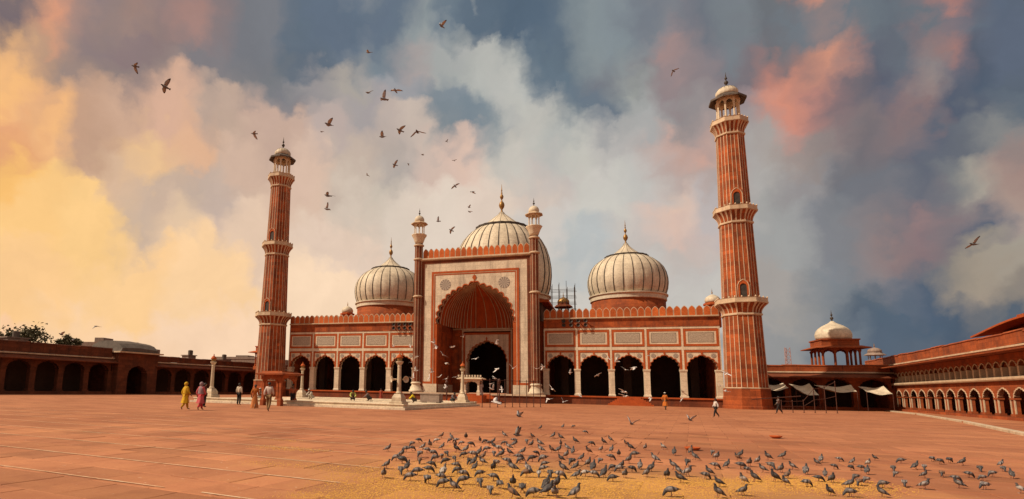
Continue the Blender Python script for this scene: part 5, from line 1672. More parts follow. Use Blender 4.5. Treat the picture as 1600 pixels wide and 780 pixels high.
# ------------------------------------------------------------------ spilled grain
GRAIN = mat('millet_grain', (.62, .34, .075), (.48, .24, .05), 9, .7, 0)
def grain():
    N = 420000
    u = rng.uniform(14.0, 32.0, N)
    v = rng.uniform(-68.5, -56.0, N)
    # soft noise from a few random waves
    w = np.zeros(N)
    for k in range(14):
        a = rng.uniform(0, 2 * PI); fr = rng.uniform(.4, 2.6)
        w += np.sin(fr * (u * np.cos(a) + v * np.sin(a)) + rng.uniform(0, 6)) / 14 ** .5
    def blob(cx, cy, sx, sy, h, rot=0.0):
        dx, dy = u - cx, v - cy
        x2 = dx * math.cos(rot) + dy * math.sin(rot); y2 = -dx * math.sin(rot) + dy * math.cos(rot)
        return h * np.exp(-(x2 / sx) ** 2 - (y2 / sy) ** 2)
    den = (blob(22.4, -64.7, 1.5, 1.0, 1.3, .3) + blob(22.6, -63.4, 1.6, 1.0, .9, .4) + blob(21.7, -66.3, 1.3, .35, 1.3, .55) + blob(24.4, -64.0, 2.4, 1.6, .9, .5)
           + blob(26.4, -62.0, 2.6, 1.3, .95, .6) + blob(28.2, -60.6, 1.6, .8, .7, .6) + blob(21.0, -61.3, 1.6, 1.2, .42, .4) + blob(19.2, -59.2, 1.5, .8, .36, .2) + blob(17.5, -61.8, 1.5, .5, .3) + blob(16.5, -60.2, 1.3, .4, .26) + blob(19.0, -64.2, 1.6, .5, .25, .1))
    den = den * (.85 + .6 * w) - .10
    keep = rng.uniform(0, 1.0, N) < den
    u, v = u[keep], v[keep]
    n = len(u)
    dist = np.hypot(u * ca - v * sa - 17.2, u * sa + v * ca + 75.9)
    r = rng.uniform(.006, .0125, n) * (.75 + dist / 22)
    th = rng.uniform(0, 2 * PI, n)
    x = u * ca - v * sa; y = u * sa + v * ca
    V = np.zeros((n, 5, 3))
    for k in range(4):
        a = th + k * PI / 2
        rr = r * (1.0 if k % 2 else .62)
        V[:, k, 0] = x + rr * np.cos(a); V[:, k, 1] = y + rr * np.sin(a); V[:, k, 2] = .018
    V[:, 4, 0] = x; V[:, 4, 1] = y; V[:, 4, 2] = .018 + r * .55
    base = np.arange(n)[:, None] * 5
    F = np.concatenate([base + np.array([[0, 1, 4]]), base + np.array([[1, 2, 4]]), base + np.array([[2, 3, 4]]), base + np.array([[3, 0, 4]])], 0)
    me = bpy.data.meshes.new('spilled_grain')
    me.vertices.add(n * 5)
    me.vertices.foreach_set('co', V.reshape(-1))
    me.loops.add(len(F) * 3)
    me.polygons.add(len(F))
    me.loops.foreach_set('vertex_index', F.reshape(-1).astype(np.int32))
    me.polygons.foreach_set('loop_start', np.arange(0, len(F) * 3, 3, dtype=np.int32))
    me.polygons.foreach_set('loop_total', np.full(len(F), 3, np.int32))
    me.materials.append(GRAIN)
    me.update(calc_edges=True)
    o = put('spilled_grain', me)
    tag(o, 'golden grain scattered over the paving under the pigeons', 'grain', kind='stuff')
grain()

# clay feeding bowl
fb = MB(); fb.lathe([(.13, 0), (.19, .04), (.21, .08), (.19, .08), (.12, .03)], 20)
for x, y, lb in ((19.3, -58.3, 'shallow red clay bowl among the pigeons'), (22.9, -51.6, 'small red clay bowl behind the flock')):
    tag(put('clay_bowl', fb.mesh('clay_bowl', REDP, True), None, (x, y, .016)), lb, 'bowl')

# ------------------------------------------------------------------ people
SKIN = mat('skin', (.17, .085, .05), (.14, .07, .04), 6, .6, 0)
HAIR = mat('black_hair', (.012, .01, .009), (.02, .016, .014), 12, .6, 0)
_cl = {}
def cloth(c):
    if c not in _cl:
        _cl[c] = mat('cloth', c, tuple(v * .72 for v in c), 5, .9, .2, bscale=14)
    return _cl[c]

def joints(pose):
    J = dict(pelvis=(0, 0, .93), belly=(0, 0, 1.08), chest=(0, -.01, 1.30), neck=(0, 0, 1.46), head=(0, -.02, 1.57), top=(0, -.01, 1.67))
    for s, n in ((1, 'L'), (-1, 'R')):
        J['sh' + n] = (s * .17, 0, 1.40); J['el' + n] = (s * .23, .03, 1.13); J['wr' + n] = (s * .23, -.04, .90); J['ha' + n] = (s * .225, -.06, .82)
        J['hip' + n] = (s * .09, 0, .90); J['kn' + n] = (s * .10, -.02, .50); J['an' + n] = (s * .10, .02, .09); J['to' + n] = (s * .11, -.13, .035)
    if pose in ('walk', 'carry'):
        J.update(knL=(.10, -.16, .51), anL=(.10, -.24, .09), toL=(.10, -.39, .04), knR=(-.10, .05, .49), anR=(-.10, .30, .16), toR=(-.10, .22, .03))
        J.update(elL=(.23, .12, 1.15), wrL=(.23, .10, .91), haL=(.22, .07, .83), elR=(-.23, -.04, 1.13), wrR=(-.22, -.2, .95), haR=(-.21, -.26, .89))
    if pose == 'carry':
        J.update(elL=(.25, -.12, 1.2), wrL=(.2, -.2, 1.42), haL=(.18, -.2, 1.50))
    if pose == 'point':
        J.update(elR=(-.35, -.14, 1.46), wrR=(-.55, -.26, 1.56), haR=(-.62, -.3, 1.6))
    if pose == 'squat':
        J = dict(pelvis=(0, .12, .27), belly=(0, .06, .40), chest=(0, -.10, .60), neck=(0, -.19, .72), head=(0, -.27, .80), top=(0, -.31, .90))
        for s, n in ((1, 'L'), (-1, 'R')):
            J['sh' + n] = (s * .17, -.12, .67); J['el' + n] = (s * .25, -.30, .47); J['wr' + n] = (s * .12, -.47, .36); J['ha' + n] = (s * .08, -.54, .32)
            J['hip' + n] = (s * .10, .11, .27); J['kn' + n] = (s * .18, -.25, .50); J['an' + n] = (s * .13, .0, .09); J['to' + n] = (s * .14, -.16, .035)
    if pose == 'sit':
        J = dict(pelvis=(0, .05, .12), belly=(0, .05, .28), chest=(0, .02, .50), neck=(0, 0, .66), head=(0, -.03, .77), top=(0, -.02, .87))
        for s, n in ((1, 'L'), (-1, 'R')):
            J['sh' + n] = (s * .17, .02, .60); J['el' + n] = (s * .25, -.02, .36); J['wr' + n] = (s * .14, -.20, .26); J['ha' + n] = (s * .08, -.26, .24)
            J['hip' + n] = (s * .10, .04, .12); J['kn' + n] = (s * .34, -.20, .16); J['an' + n] = (s * -.02, -.33, .07); J['to' + n] = (s * -.14, -.36, .06)
    return J

RAD = dict(pelvis=.125, belly=.115, chest=.135, neck=.05, head=.085, top=.06, sh=.062, el=.046, wr=.03, ha=.032, hip=.088, kn=.06, an=.04, to=.032)
EDG = [('pelvis', 'belly'), ('belly', 'chest'), ('chest', 'neck'), ('neck', 'head'), ('head', 'top')]
for n in 'LR':
    EDG += [('chest', 'sh' + n), ('sh' + n, 'el' + n), ('el' + n, 'wr' + n), ('wr' + n, 'ha' + n), ('pelvis', 'hip' + n), ('hip' + n, 'kn' + n), ('kn' + n, 'an' + n), ('an' + n, 'to' + n)]

def skinned(name, J, keys, extra, m, parent, root, fingers=False, scale=1.0):
    idx = {k: i for i, k in enumerate(keys)}
    verts = [tuple(c * scale for c in J[k]) for k in keys]
    rad = [(RAD[k if k in RAD else k[:-1]] + extra) * scale for k in keys]
    edges = [(idx[a], idx[b]) for a, b in EDG if a in idx and b in idx]
    if fingers:
        for n in 'LR':
            w, h = Vector(J['wr' + n]), Vector(J['ha' + n])
            d = (h - w).normalized()
            sd_ = d.cross(Vector((0, 1, .3))).normalized()
            for k in range(4):
                verts.append(tuple((h + d * (.075 - .008 * abs(k - 1)) + sd_ * (.016 * (k - 1.5)) + Vector((0, -.01, 0))) * scale))
                rad.append(.0085 * scale)
                edges.append((idx['ha' + n], len(verts) - 1))
            verts.append(tuple((w.lerp(h, .6) + sd_ * .05 + d * .03) * scale))
            rad.append(.009 * scale)
            edges.append((idx['wr' + n], len(verts) - 1))
    me = bpy.data.meshes.new(name)
    me.from_pydata(verts, edges, [])
    me.materials.append(m)
    o = put(name, me, parent)
    md = o.modifiers.new('skin', 'SKIN')
    md.use_smooth_shade = True
    for i, sv in enumerate(me.skin_vertices[0].data):
        sv.radius = (rad[i], rad[i] * (.82 if keys[min(i, len(keys) - 1)] in ('pelvis', 'belly', 'chest') else 1))
        sv.use_root = False
    me.skin_vertices[0].data[idx[root]].use_root = True
    sb = o.modifiers.new('subdivision', 'SUBSURF')
    sb.levels = 1
    sb.render_levels = 1
    return o

def person(label, loc, face, h, pose, top, bottom, style='trousers', head='hair', scarf=None, sleeves=True):
    k = h / 1.70
    T = thing('person', label, 'person', loc, face, 'visitors in the court')
    J = joints(pose)
    allk = ['pelvis', 'belly', 'chest', 'neck', 'head', 'top'] + [a + n for n in 'LR' for a in ('sh', 'el', 'wr', 'ha', 'hip', 'kn', 'an', 'to')]
    skinned('body', J, allk, 0, SKIN, T, 'pelvis', True, k)
    ks = ['belly', 'chest'] + [a + n for n in 'LR' for a in (('sh', 'el', 'wr') if sleeves else ('sh', 'el'))]
    if pose not in ('squat', 'sit'):
        ks = ['pelvis'] + ks
    J2 = dict(J)
    for n in 'LR':   # cuffs stop above the hand
        w, e = Vector(J['wr' + n]), Vector(J['el' + n])
        J2['wr' + n] = tuple(w.lerp(e, .12)); J2['el' + n] = J['el' + n] if sleeves else tuple(Vector(J['el' + n]).lerp(Vector(J['sh' + n]), .3))
    skinned('shirt', J2, ks, .024, cloth(top), T, 'chest', False, k)
    if style == 'trousers':
        ks = ['pelvis'] + [a + n for n in 'LR' for a in ('hip', 'kn', 'an')]
        skinned('trousers', J, ks, .022, cloth(bottom), T, 'pelvis', False, k)
    else:
        q = MB()
        rr = []
        z0 = {'skirt': .06, 'kurta': .42}[style]
        for j in range(9):
            u = j / 8
            z = 1.02 - (1.02 - z0) * u
            ring = []
            for i in range(26):
                a = 2 * PI * i / 26
                r = (.15 + .12 * u) * (1 + .10 * u * math.sin(6 * a + 2 * u) + .05 * u * math.sin(11 * a))
                ring.append((r * math.cos(a) * 1.05 * k, (r * .82 * math.sin(a) + .05 * u * math.sin(a * .5)) * k, z * k))
            rr.append(ring)
        q.rings(rr, False, False)
        q.build('skirt', cloth(bottom if style == 'skirt' else top), T, smooth=True)
        if style == 'kurta':
            ks = ['pelvis'] + [a + n for n in 'LR' for a in ('hip', 'kn', 'an')]
            skinned('trousers', J, ks, .03, cloth(bottom), T, 'pelvis', False, k)
    hd = Vector(J['head'])
    tp = Vector(J['top'])
    up = (tp - hd).normalized()
    ce = hd.lerp(tp, .45) + Vector((0, .012, 0))
    def cap(name, m, r, cut, drape=0):
        q = MB()
        rr = []
        bx = Vector((1, 0, 0)); by = up.cross(bx).normalized()
        for j in range(8):
            t = cut * j / 7
            rad_ = r * math.sin(max(t, .05))
            rr.append([tuple((ce + up * (r * 1.08 * math.cos(t)) + bx * (rad_ * .92 * math.cos(2 * PI * i / 16)) + by * (rad_ * math.sin(2 * PI * i / 16)) + Vector((0, .03 * t / cut, 0))) * k) for i in range(16)])
        if drape:
            sh_ = Vector(J['chest'])
            for dz, w, d in ((.02, .17, .13), (-.16, .20, .15), (-.36, .21, .15)):
                rr.append([tuple((Vector((sh_.x + w * math.cos(2 * PI * i / 16), sh_.y + .03 - d * math.sin(2 * PI * i / 16), sh_.z + .06 + dz + .02 * math.sin(3 * 2 * PI * i / 16)))) * k) for i in range(16)])
                rr[-1] = [tuple(Vector(p)) for p in rr[-1]]
        q.rings(rr, True, False)
        q.build(name, m, T, smooth=True)
    if head == 'hair':
        cap('hair', HAIR, .112, 1.75)
    elif head == 'cap':
        cap('hair', HAIR, .108, 1.7); cap('prayer_cap', cloth((.6, .56, .5)), .12, 1.15)
    elif head == 'scarf':
        cap('headscarf', cloth(scarf), .125, 1.8, 1)
    return T

person('woman in a yellow kurta and yellow headscarf walking at left', (-6.95, -48.2, .016), R(160), 1.62, 'walk', (.62, .36, .015), (.55, .30, .02), 'kurta', 'scarf', (.58, .34, .02))
person('woman in pink trousers and lilac patterned scarf beside the yellow-clad woman', (-6.0, -48.0, .016), R(175), 1.64, 'walk', (.55, .11, .12), (.52, .05, .06), 'kurta', 'scarf', (.30, .20, .22))
person('young man in dark clothes pointing, behind the pink-clad woman', (-9.1, -43.9, .0), R(110), 1.62, 'point', (.08, .03, .03), (.03, .025, .025))
person('man in a pale shirt and black trousers seen from behind near the platform edge', (-10.2, -38.6, 0), R(180), 1.68, 'stand', (.55, .46, .36), (.015, .013, .013))
person('woman in an orange printed sari walking beside the pool platform', (-5.4, -43.4, 0), R(200), 1.58, 'walk', (.42, .12, .02), (.48, .17, .05), 'skirt', 'hair')
person('man in a pinkish white shirt and khaki trousers, largest figure at the platform', (-2.4, -46.3, 0), R(195), 1.74, 'walk', (.62, .50, .44), (.22, .13, .06))
person('seated man in white with a prayer cap on the platform at left', (-11.99, -33.2, .42), R(60), 1.66, 'sit', (.58, .52, .46), (.5, .45, .4), 'trousers', 'cap')
person('far man in a white shirt standing left of the stone shelter', (-25.7, -8.5, 0), R(20), 1.66, 'stand', (.52, .46, .42), (.05, .04, .04))
person('man in dark clothes standing under the stone shelter', (-7.0, -36.0, 0), R(30), 1.70, 'stand', (.42, .13, .06), (.02, .018, .02))
person('man in white squatting on the platform by the rear lamp column', (-8.71, -30.0, .37), R(-20), 1.7, 'squat', (.56, .50, .42), (.48, .43, .36), 'trousers', 'cap')
person('crouching figure in a lime shirt washing at the pool', (-4.05, -31.0, .37), R(30), 1.7, 'squat', (.50, .50, .12), (.05, .04, .04))
person('crouching figure in grey washing at the pool', (-2.95, -30.0, .37), R(-60), 1.66, 'squat', (.16, .11, .10), (.06, .05, .05))
person('child in a red dress standing behind the pool', (-10.1, -10.0, 0), R(0), 1.45, 'stand', (.36, .06, .03), (.30, .05, .03), 'skirt', 'hair')
person('crouching figure in a bright yellow shirt near the stone trough', (1.78, -31.5, .37), R(-70), 1.6, 'squat', (.66, .50, .015), (.08, .06, .05))
person('crouching figure in dark clothes beside the right rear lamp column', (3.75, -26.6, .37), R(60), 1.6, 'squat', (.14, .12, .13), (.05, .05, .05))
person('figure in white robes standing beside the marble tribune', (2.3, -8.3, .9), R(-10), 1.7, 'stand', (.58, .52, .50), (.56, .5, .48), 'skirt', 'cap')
person('man in an orange tunic and white cap before the right wing', (22.05, -17.2, 0), R(150), 1.64, 'walk', (.50, .14, .02), (.10, .06, .04), 'kurta', 'cap')
person('boy in a white shirt and dark trousers striding left on the open court', (23.95, -32.4, 0), R(-75), 1.26, 'walk', (.64, .58, .54), (.025, .02, .02))
pm = person('man carrying a long pole on his shoulder near the iron frame', (30.9, -19.1, 0), R(-95), 1.5, 'carry', (.22, .17, .16), (.03, .025, .025))
q = MB(); q.tube([(-2.3, 0, -.16), (1.9, 0, .2)], .045, 6)
tag(q.build('carried_pole', RUST, None, (30.9, -19.25, 1.36), .33), 'long wooden pole carried on the walking man\'s shoulder', 'pole')

# ------------------------------------------------------------------ pigeons
PB = mat('pigeon_grey', (.125, .108, .105), (.085, .074, .075), 30, .7, 0, rnd=.55, local=True)
PDK = mat('pigeon_dark', (.032, .034, .04), (.05, .045, .05), 30, .5, 0, local=True)
PWG = mat('pigeon_wing', (.24, .21, .20), (.16, .14, .135), 30, .7, 0, rnd=.5, local=True)
PLG = mat('pigeon_leg', (.30, .09, .07), (.22, .07, .06), 20, .6, 0, local=True)
PUW = mat('pigeon_underwing', (.42, .41, .42), (.32, .31, .32), 30, .7, 0, rnd=.25, local=True)
PFB = mat('pigeon_belly', (.18, .175, .185), (.13, .125, .135), 30, .7, 0, rnd=.25, local=True)
PWH = mat('pigeon_sunlit', (.66, .62, .60), (.5, .46, .45), 20, .7, 0, rnd=.15, local=True)  # near-white tone stands for sunlight on the birds before the facade

def loft(q, spine, n=9):
    """spine: (x, z, ry, rz, material)"""
    rr = []
    for i, (x, z, ry, rz, mi) in enumerate(spine):
        a = spine[max(i - 1, 0)]; b = spine[min(i + 1, len(spine) - 1)]
        dx, dz = b[0] - a[0], b[1] - a[1]
        l = math.hypot(dx, dz) or 1
        nx, nz = -dz / l, dx / l
        rr.append([(x + nx * rz * math.sin(2 * PI * j / n), ry * math.cos(2 * PI * j / n), z + nz * rz * math.sin(2 * PI * j / n)) for j in range(n)])
    q.rings(rr, True, True, [s[4] for s in spine[:-1]])

def standing(peck, walk=0.0):
    q = MB()
    if peck:
        sp = [(-.185, .15, .03, .006, 1), (-.11, .15, .036, .016, 0), (-.06, .152, .05, .042, 0), (0, .15, .06, .058, 0), (.05, .142, .055, .056, 0), (.09, .122, .038, .042, 1), (.118, .09, .027, .03, 1), (.135, .06, .024, .026, 1), (.148, .04, .019, .02, 1), (.156, .022, .008, .008, 3), (.16, .006, .002, .002, 3)]
        t0, t1 = (.06, .150), (-.15, .155)
    else:
        sp = [(-.185, .078, .028, .006, 1), (-.115, .105, .034, .016, 0), (-.065, .13, .05, .043, 0), (-.005, .152, .06, .061, 0), (.045, .172, .054, .06, 0), (.075, .20, .036, .044, 1), (.085, .235, .025, .029, 1), (.094, .26, .024, .026, 1), (.113, .268, .02, .021, 1), (.13, .263, .008, .009, 3), (.15, .255, .002, .002, 3)]
        t0, t1 = (.055, .17), (-.155, .10)
    loft(q, sp)
    for s in (-1, 1):
        rr = []
        for i in range(6):
            u = i / 5
            x, z = t0[0] + (t1[0] - t0[0]) * u, t0[1] + (t1[1] - t0[1]) * u
            w = .052 * math.sin(PI * (.18 + .80 * u)) + .004
            y = s * (.050 + .016 * math.sin(PI * min(1, u * 1.2)) - .035 * u * u)
            rr.append([(x + w * .3 * math.sin(2 * PI * j / 6), y + s * .013 * math.cos(2 * PI * j / 6), z + w * math.sin(2 * PI * j / 6)) for j in range(6)])
        q.rings(rr, True, True, [2, 2, 1, 2, 1])
        lx = .0 + s * walk
        q.tube([(-.005, s * .025, .11), (lx * .5 - .01, s * .028, .055), (lx, s * .028, .006)], .006, 4)
        q.mi[-6:] = [3] * 6
        q.tube([(lx, s * .028, .005), (lx + .045, s * .034, .003)], .005, 3)
    # colour the leg faces
    return q

def flying(diL, diR, sweep=.0, spread=1.0, legs=False):
    q = MB()
    loft(q, [(-.19, 0, .06 * spread, .004, 1), (-.13, 0, .038, .012, 0), (-.08, 0, .045, .032, 0), (-.02, 0, .056, .05, 0), (.05, .0, .05, .048, 0), (.09, .012, .034, .036, 1), (.125, .024, .025, .027, 1), (.145, .026, .02, .021, 1), (.163, .02, .007, .008, 3), (.18, .014, .002, .002, 3)])
    for s, di in ((1, diL), (-1, diR)):
        rr = []
        st = [(0.03, .14, .04, .012), (.12, .15, .045, .010), (.20, .14, .03, .008), (.27, .10, .0, .006), (.32, .055, -.035, .005), (.345, .012, -.07, .003)]
        py, pz, pr = .03 * s, .015, 0.0
        for i, (y, ch, lead, th) in enumerate(st):
            ang = di + (.35 if i > 2 else 0) * (-.6 if di > 0 else .4)
            py += s * (y - pr) * math.cos(ang); pz += (y - pr) * math.sin(ang); pr = y
            x1 = .05 + lead - sweep * y; x0 = x1 - ch
            rr.append([(x0, py, pz - .001), ((x0 + x1) / 2 + .02, py, pz - th), (x1, py, pz), ((x0 + x1) / 2 + .02, py, pz + th)])
        q.rings(rr, True, True, [2, 2, 2, 1, 1])
    return q

def pmesh(q, name='pigeon', pale=False, air=False):  # pale set: one light colour in place of sunlit plumage
    return q.mesh(name, [PWH, PWH, PWH, PWH] if pale else ([PFB, PB, PUW, PLG] if air else [PB, PDK, PWG, PLG]), True)

G_M = [pmesh(standing(False)), pmesh(standing(True)), pmesh(standing(False, .03)), pmesh(flying(1.15, 1.2, .2))]
PBR = mat('pigeon_brown', (.20, .115, .075), (.14, .08, .055), 30, .7, 0, local=True)
PLT = mat('pigeon_light', (.42, .38, .35), (.3, .27, .25), 30, .7, 0, local=True)
PSM = mat('pigeon_smoky', (.055, .05, .052), (.08, .072, .072), 30, .7, 0, rnd=.3, local=True)
G_B = [standing(k).mesh('pigeon', [PBR, PDK, PBR, PLG], True) for k in (False, True)]
G_L = [standing(k).mesh('pigeon', [PLT, PB, PLT, PLG], True) for k in (False, True)]
G_D = [standing(k).mesh('pigeon', [PSM, PDK, PB, PLG], True) for k in (False, True)]
F_M = [pmesh(flying(*a), 'pigeon', False, True) for a in ((1.0, .75), (.35, .15, .25), (-.35, -.5, .3), (.9, -.25, .1, 1.4), (.1, .55, .45))]
F_W = [pmesh(flying(1.0, .75), 'pigeon', True), pmesh(flying(.35, .15, .25), 'pigeon', True), pmesh(flying(-.35, -.5, .3), 'pigeon', True), pmesh(flying(.9, -.25, .1, 1.4), 'pigeon', True), pmesh(flying(.1, .55, .45), 'pigeon', True)]

GROUND_PIGEONS = [(12.05,-62.92,7,0),(12.64,-61.43,272,0),(11.96,-60.3,37,1),(12.14,-61.41,245,1),(12.67,-62.08,0,0),(12.12,-58.56,358,0),(12.5,-58.82,149,0),(12.44,-60.13,185,1),(13.09,-61.75,28,0),(12.75,-59.82,235,1),(12.91,-59.73,187,1),(13.24,-60.4,215,1),(12.88,-58.45,284,0),(12.46,-62.77,177,1),(12.49,-62.41,31,1),(12.73,-63.8,4,0),(12.84,-64.42,219,1),(13.12,-64.8,359,1),(13.55,-65.67,74,0),(13.1,-65.6,8,0),(13.48,-66.69,298,0),(13.6,-66.19,298,1),(13.44,-64.63,284,1),(13.1,-63.59,260,1),(12.97,-62.69,2,1),(13.27,-63.13,1,1),(13.63,-63.66,108,1),(13.57,-63.08,309,1),(14,-63.97,301,1),(13.83,-65.08,34,1),(13.62,-64.16,240,1),(14,-65.76,13,1),(13.89,-66.12,192,1),(13.98,-66.75,202,1),(14.35,-66.95,126,1),(14.45,-66.51,27,1),(14.36,-66.04,75,0),(13.95,-64.46,207,1),(13.55,-62.16,219,0),(13.21,-60.95,292,0),(13.99,-63.11,208,1),(13.82,-62.22,6,0),(13.59,-60.72,33,1),(14.18,-63.01,9,1),(14.31,-64.98,18,1),(14.5,-65.63,221,1),(14.72,-66.01,32,1),(14.9,-66.72,195,1),(14.68,-67.14,183,1),(14.89,-67.34,195,0),(14.39,-64.23,256,1),(14.7,-65.03,64,0),(14.52,-64.31,54,0),(15.19,-66.81,291,1),(14.97,-65.84,217,1),(14.67,-64.23,199,0),(14.47,-63.21,51,0),(14.25,-62.59,42,0),(13.5,-59.25,268,0),(13.72,-59.54,219,1),(13.94,-59.98,23,1),(13.94,-59.41,338,0),(14.22,-60.87,190,0),(14.24,-61.77,216,1),(14.58,-62.6,283,1),(14.47,-61.42,35,1),(14.97,-64.36,246,1),(15.05,-64.98,296,0),(15.27,-66.11,1,1),(15.47,-67.38,285,1),(15.51,-66.83,128,1),(15.39,-64.89,181,0),(15.67,-66.58,280,0),(15.81,-67.53,177,0),(13.84,-57.12,181,0),(14.63,-60.87,177,0),(14.32,-59.76,179,1),(14.67,-60.09,11,0),(14.44,-58.81,26,1),(14.49,-58.46,203,3),(14.89,-62.24,209,0),(15.11,-63.85,22,1),(14.81,-62.85,358,0),(15.15,-61.9,13,0),(15.34,-63.57,231,1),(15.23,-62.97,4,1),(15.1,-59.85,321,0),(14.73,-56.94,214,0),(14.85,-59.04,280,1),(15.66,-64.8,142,0),(15.73,-65.46,212,1),(15.89,-67.03,100,1),(15.54,-63.14,205,1),(16.1,-67.34,188,1),(15.94,-65.36,275,1),(15.48,-61.08,166,0),(15.27,-59.48,181,0),(15.47,-61.92,38,1),(15.89,-63.88,196,1),(15.95,-64.65,180,1),(15.76,-63.03,215,1),(16.14,-65.31,278,1),(16.29,-67.1,31,0),(16.2,-66.5,61,0),(16.36,-66.47,321,0),(16.4,-67.25,275,0),(16.31,-65.39,9,1),(15.74,-61.07,212,0),(15.38,-56.53,0,0),(15.65,-57.09,204,0),(15.81,-59.05,272,0),(16.28,-64.48,189,0),(16.12,-62.84,197,0),(15.92,-60.97,15,0),(16.07,-60.29,163,0),(16.27,-61.07,78,0),(16.2,-62.1,316,0),(16.15,-58.09,179,0),(16.39,-63.33,242,1),(16.52,-64.11,6,0),(16.59,-65.25,17,0),(16.69,-67.12,30,0),(16.55,-62.44,19,0),(16.72,-64.86,189,1),(16.62,-60.88,216,0),(16.64,-58.68,34,1),(16.73,-63.45,309,0),(16.83,-63.95,73,0),(16.87,-64.9,359,1),(16.94,-57.93,212,0),(16.92,-60.27,307,0),(16.94,-62.73,243,1),(17.05,-64.81,59,0),(17.16,-61.94,4,1),(17.13,-56.87,187,0),(17.18,-60.13,61,0),(17.19,-65.27,195,1),(17.19,-63.76,218,1),(17.34,-61.1,271,0),(17.38,-63.4,319,0),(17.4,-64.75,287,0),(17.57,-58.14,211,0),(17.65,-59.4,192,0),(17.54,-62.41,313,0),(17.55,-63.84,36,1),(17.7,-61.1,182,1),(17.32,-63.96,211,1),(14.5,-52.5,344,0),(15.26,-51.16,59,0),(15.64,-50.51,220,1),(16.27,-53.88,7,1),(18.05,-59.06,290,0),(18.52,-58.65,195,0),(18.09,-61.88,152,0),(17.73,-63.26,75,0),(17.8,-64.43,310,0),(17.92,-63.56,41,0),(18.67,-60.03,75,0),(19.12,-59.47,60,0),(19.02,-60.87,151,0),(18.37,-62.94,180,0),(18.39,-63.69,166,0),(18.12,-64.5,280,0),(18.02,-66.38,188,1),(18.3,-64.87,195,0),(18.53,-63.97,332,0),(18.72,-62.2,252,1),(18.93,-63.59,201,0),(19.21,-62.5,13,1),(19.52,-60.71,295,0),(19.62,-59.51,246,1),(18.79,-64.17,24,1),(18.88,-65.01,195,0),(18.67,-66.17,204,0),(19.51,-62.14,30,0),(19.99,-60.46,195,0),(20.2,-59.79,15,0),(19.73,-62.24,7,1),(20.01,-61.66,278,0),(19.73,-62.83,32,1),(19.09,-65.77,326,0),(19.32,-64.52,215,0),(19.58,-64.09,193,0),(20.31,-61.05,301,0),(20.05,-62.59,182,0),(20.71,-60.07,207,0),(20.35,-61.92,296,1),(19.94,-63.91,209,0),(20.41,-62.49,290,0),(20,-64.33,212,0),(21.16,-59.56,358,0),(20.77,-61.79,183,0),(20.31,-63.32,31,0),(20.84,-62.46,61,0),(20.34,-64.3,26,1),(21.54,-60.64,193,0),(21.88,-59.82,53,0),(20.74,-63.52,359,1),(21.09,-62.69,67,0),(20.39,-65.16,213,0),(21.69,-61.23,22,1),(22.35,-59.47,359,1),(20.94,-63.58,289,0),(22.48,-59.91,7,0),(21.97,-61.3,38,1),(22.19,-61.19,21,1),(21.48,-63,213,1),(21.01,-64.12,351,0),(20.67,-65.14,196,1),(21.3,-63.7,229,1),(22.64,-60.3,284,0),(23.34,-58.67,201,0),(22.07,-61.84,54,0),(21.54,-63.29,219,1),(21.16,-64.91,175,0),(21.58,-63.84,195,1),(22.47,-62,224,1),(22.78,-61.09,257,1),(23.69,-59.12,184,1),(22.02,-63.49,250,1),(23.49,-60.31,19,0),(23.58,-60.47,243,1),(22.97,-61.93,313,0),(22.24,-63.66,314,0),(24.68,-58.22,38,1),(24.58,-58.8,26,1),(23.4,-61.54,244,1),(24.96,-58.35,36,1),(23.29,-62.27,359,1),(22.9,-63.21,173,0),(25,-58.83,315,0),(23.89,-61.4,7,1),(24.69,-60.12,252,1),(23.91,-61.8,195,1),(23.27,-63.17,207,1),(24.46,-61.01,197,1),(25.79,-58.66,21,0),(25.21,-59.86,261,1),(24.74,-61.05,75,0),(23.63,-63.39,172,0)]
SKY_PIGEONS = [(10.73,-54.6,17.13),(5.8,-51.38,18.82),(-1.89,-58.7,15.14),(3.79,-62.58,11.1),(5.71,-51.09,16.74),(9.9,-58.77,11.69),(8.26,-53.61,15.07),(1.12,-54.17,13.7),(8.42,-60,10.36),(-15.1,-19.19,32.18),(8.17,-54.74,12.33),(9.72,-56.67,11.51),(10.68,-57.37,11),(6.19,-48.24,13.87),(0.49,-26.75,24.14),(-0.74,-14.04,31.32),(-4.64,-28.22,22.06),(-5.23,-15.17,28.54),(0.07,-13.4,29.04),(7.47,-58.12,8.58),(5.13,-53.85,9.62),(8.01,-42.15,14.64),(9.69,-44.36,13.31),(6.05,-30.23,17.21),(6.04,-30.17,16.82),(6.92,-42.17,12.35),(8.42,-44.44,11),(21.32,-41.46,20.74),(29.52,-51.18,7.01),(13.55,-51.99,0.35),(17.85,-54.81,0.35),(20.26,-49.99,0.35),(-11.92,-50.58,4.87),(-11.67,-52.95,4.14),(-26.84,-39.81,5.1)]
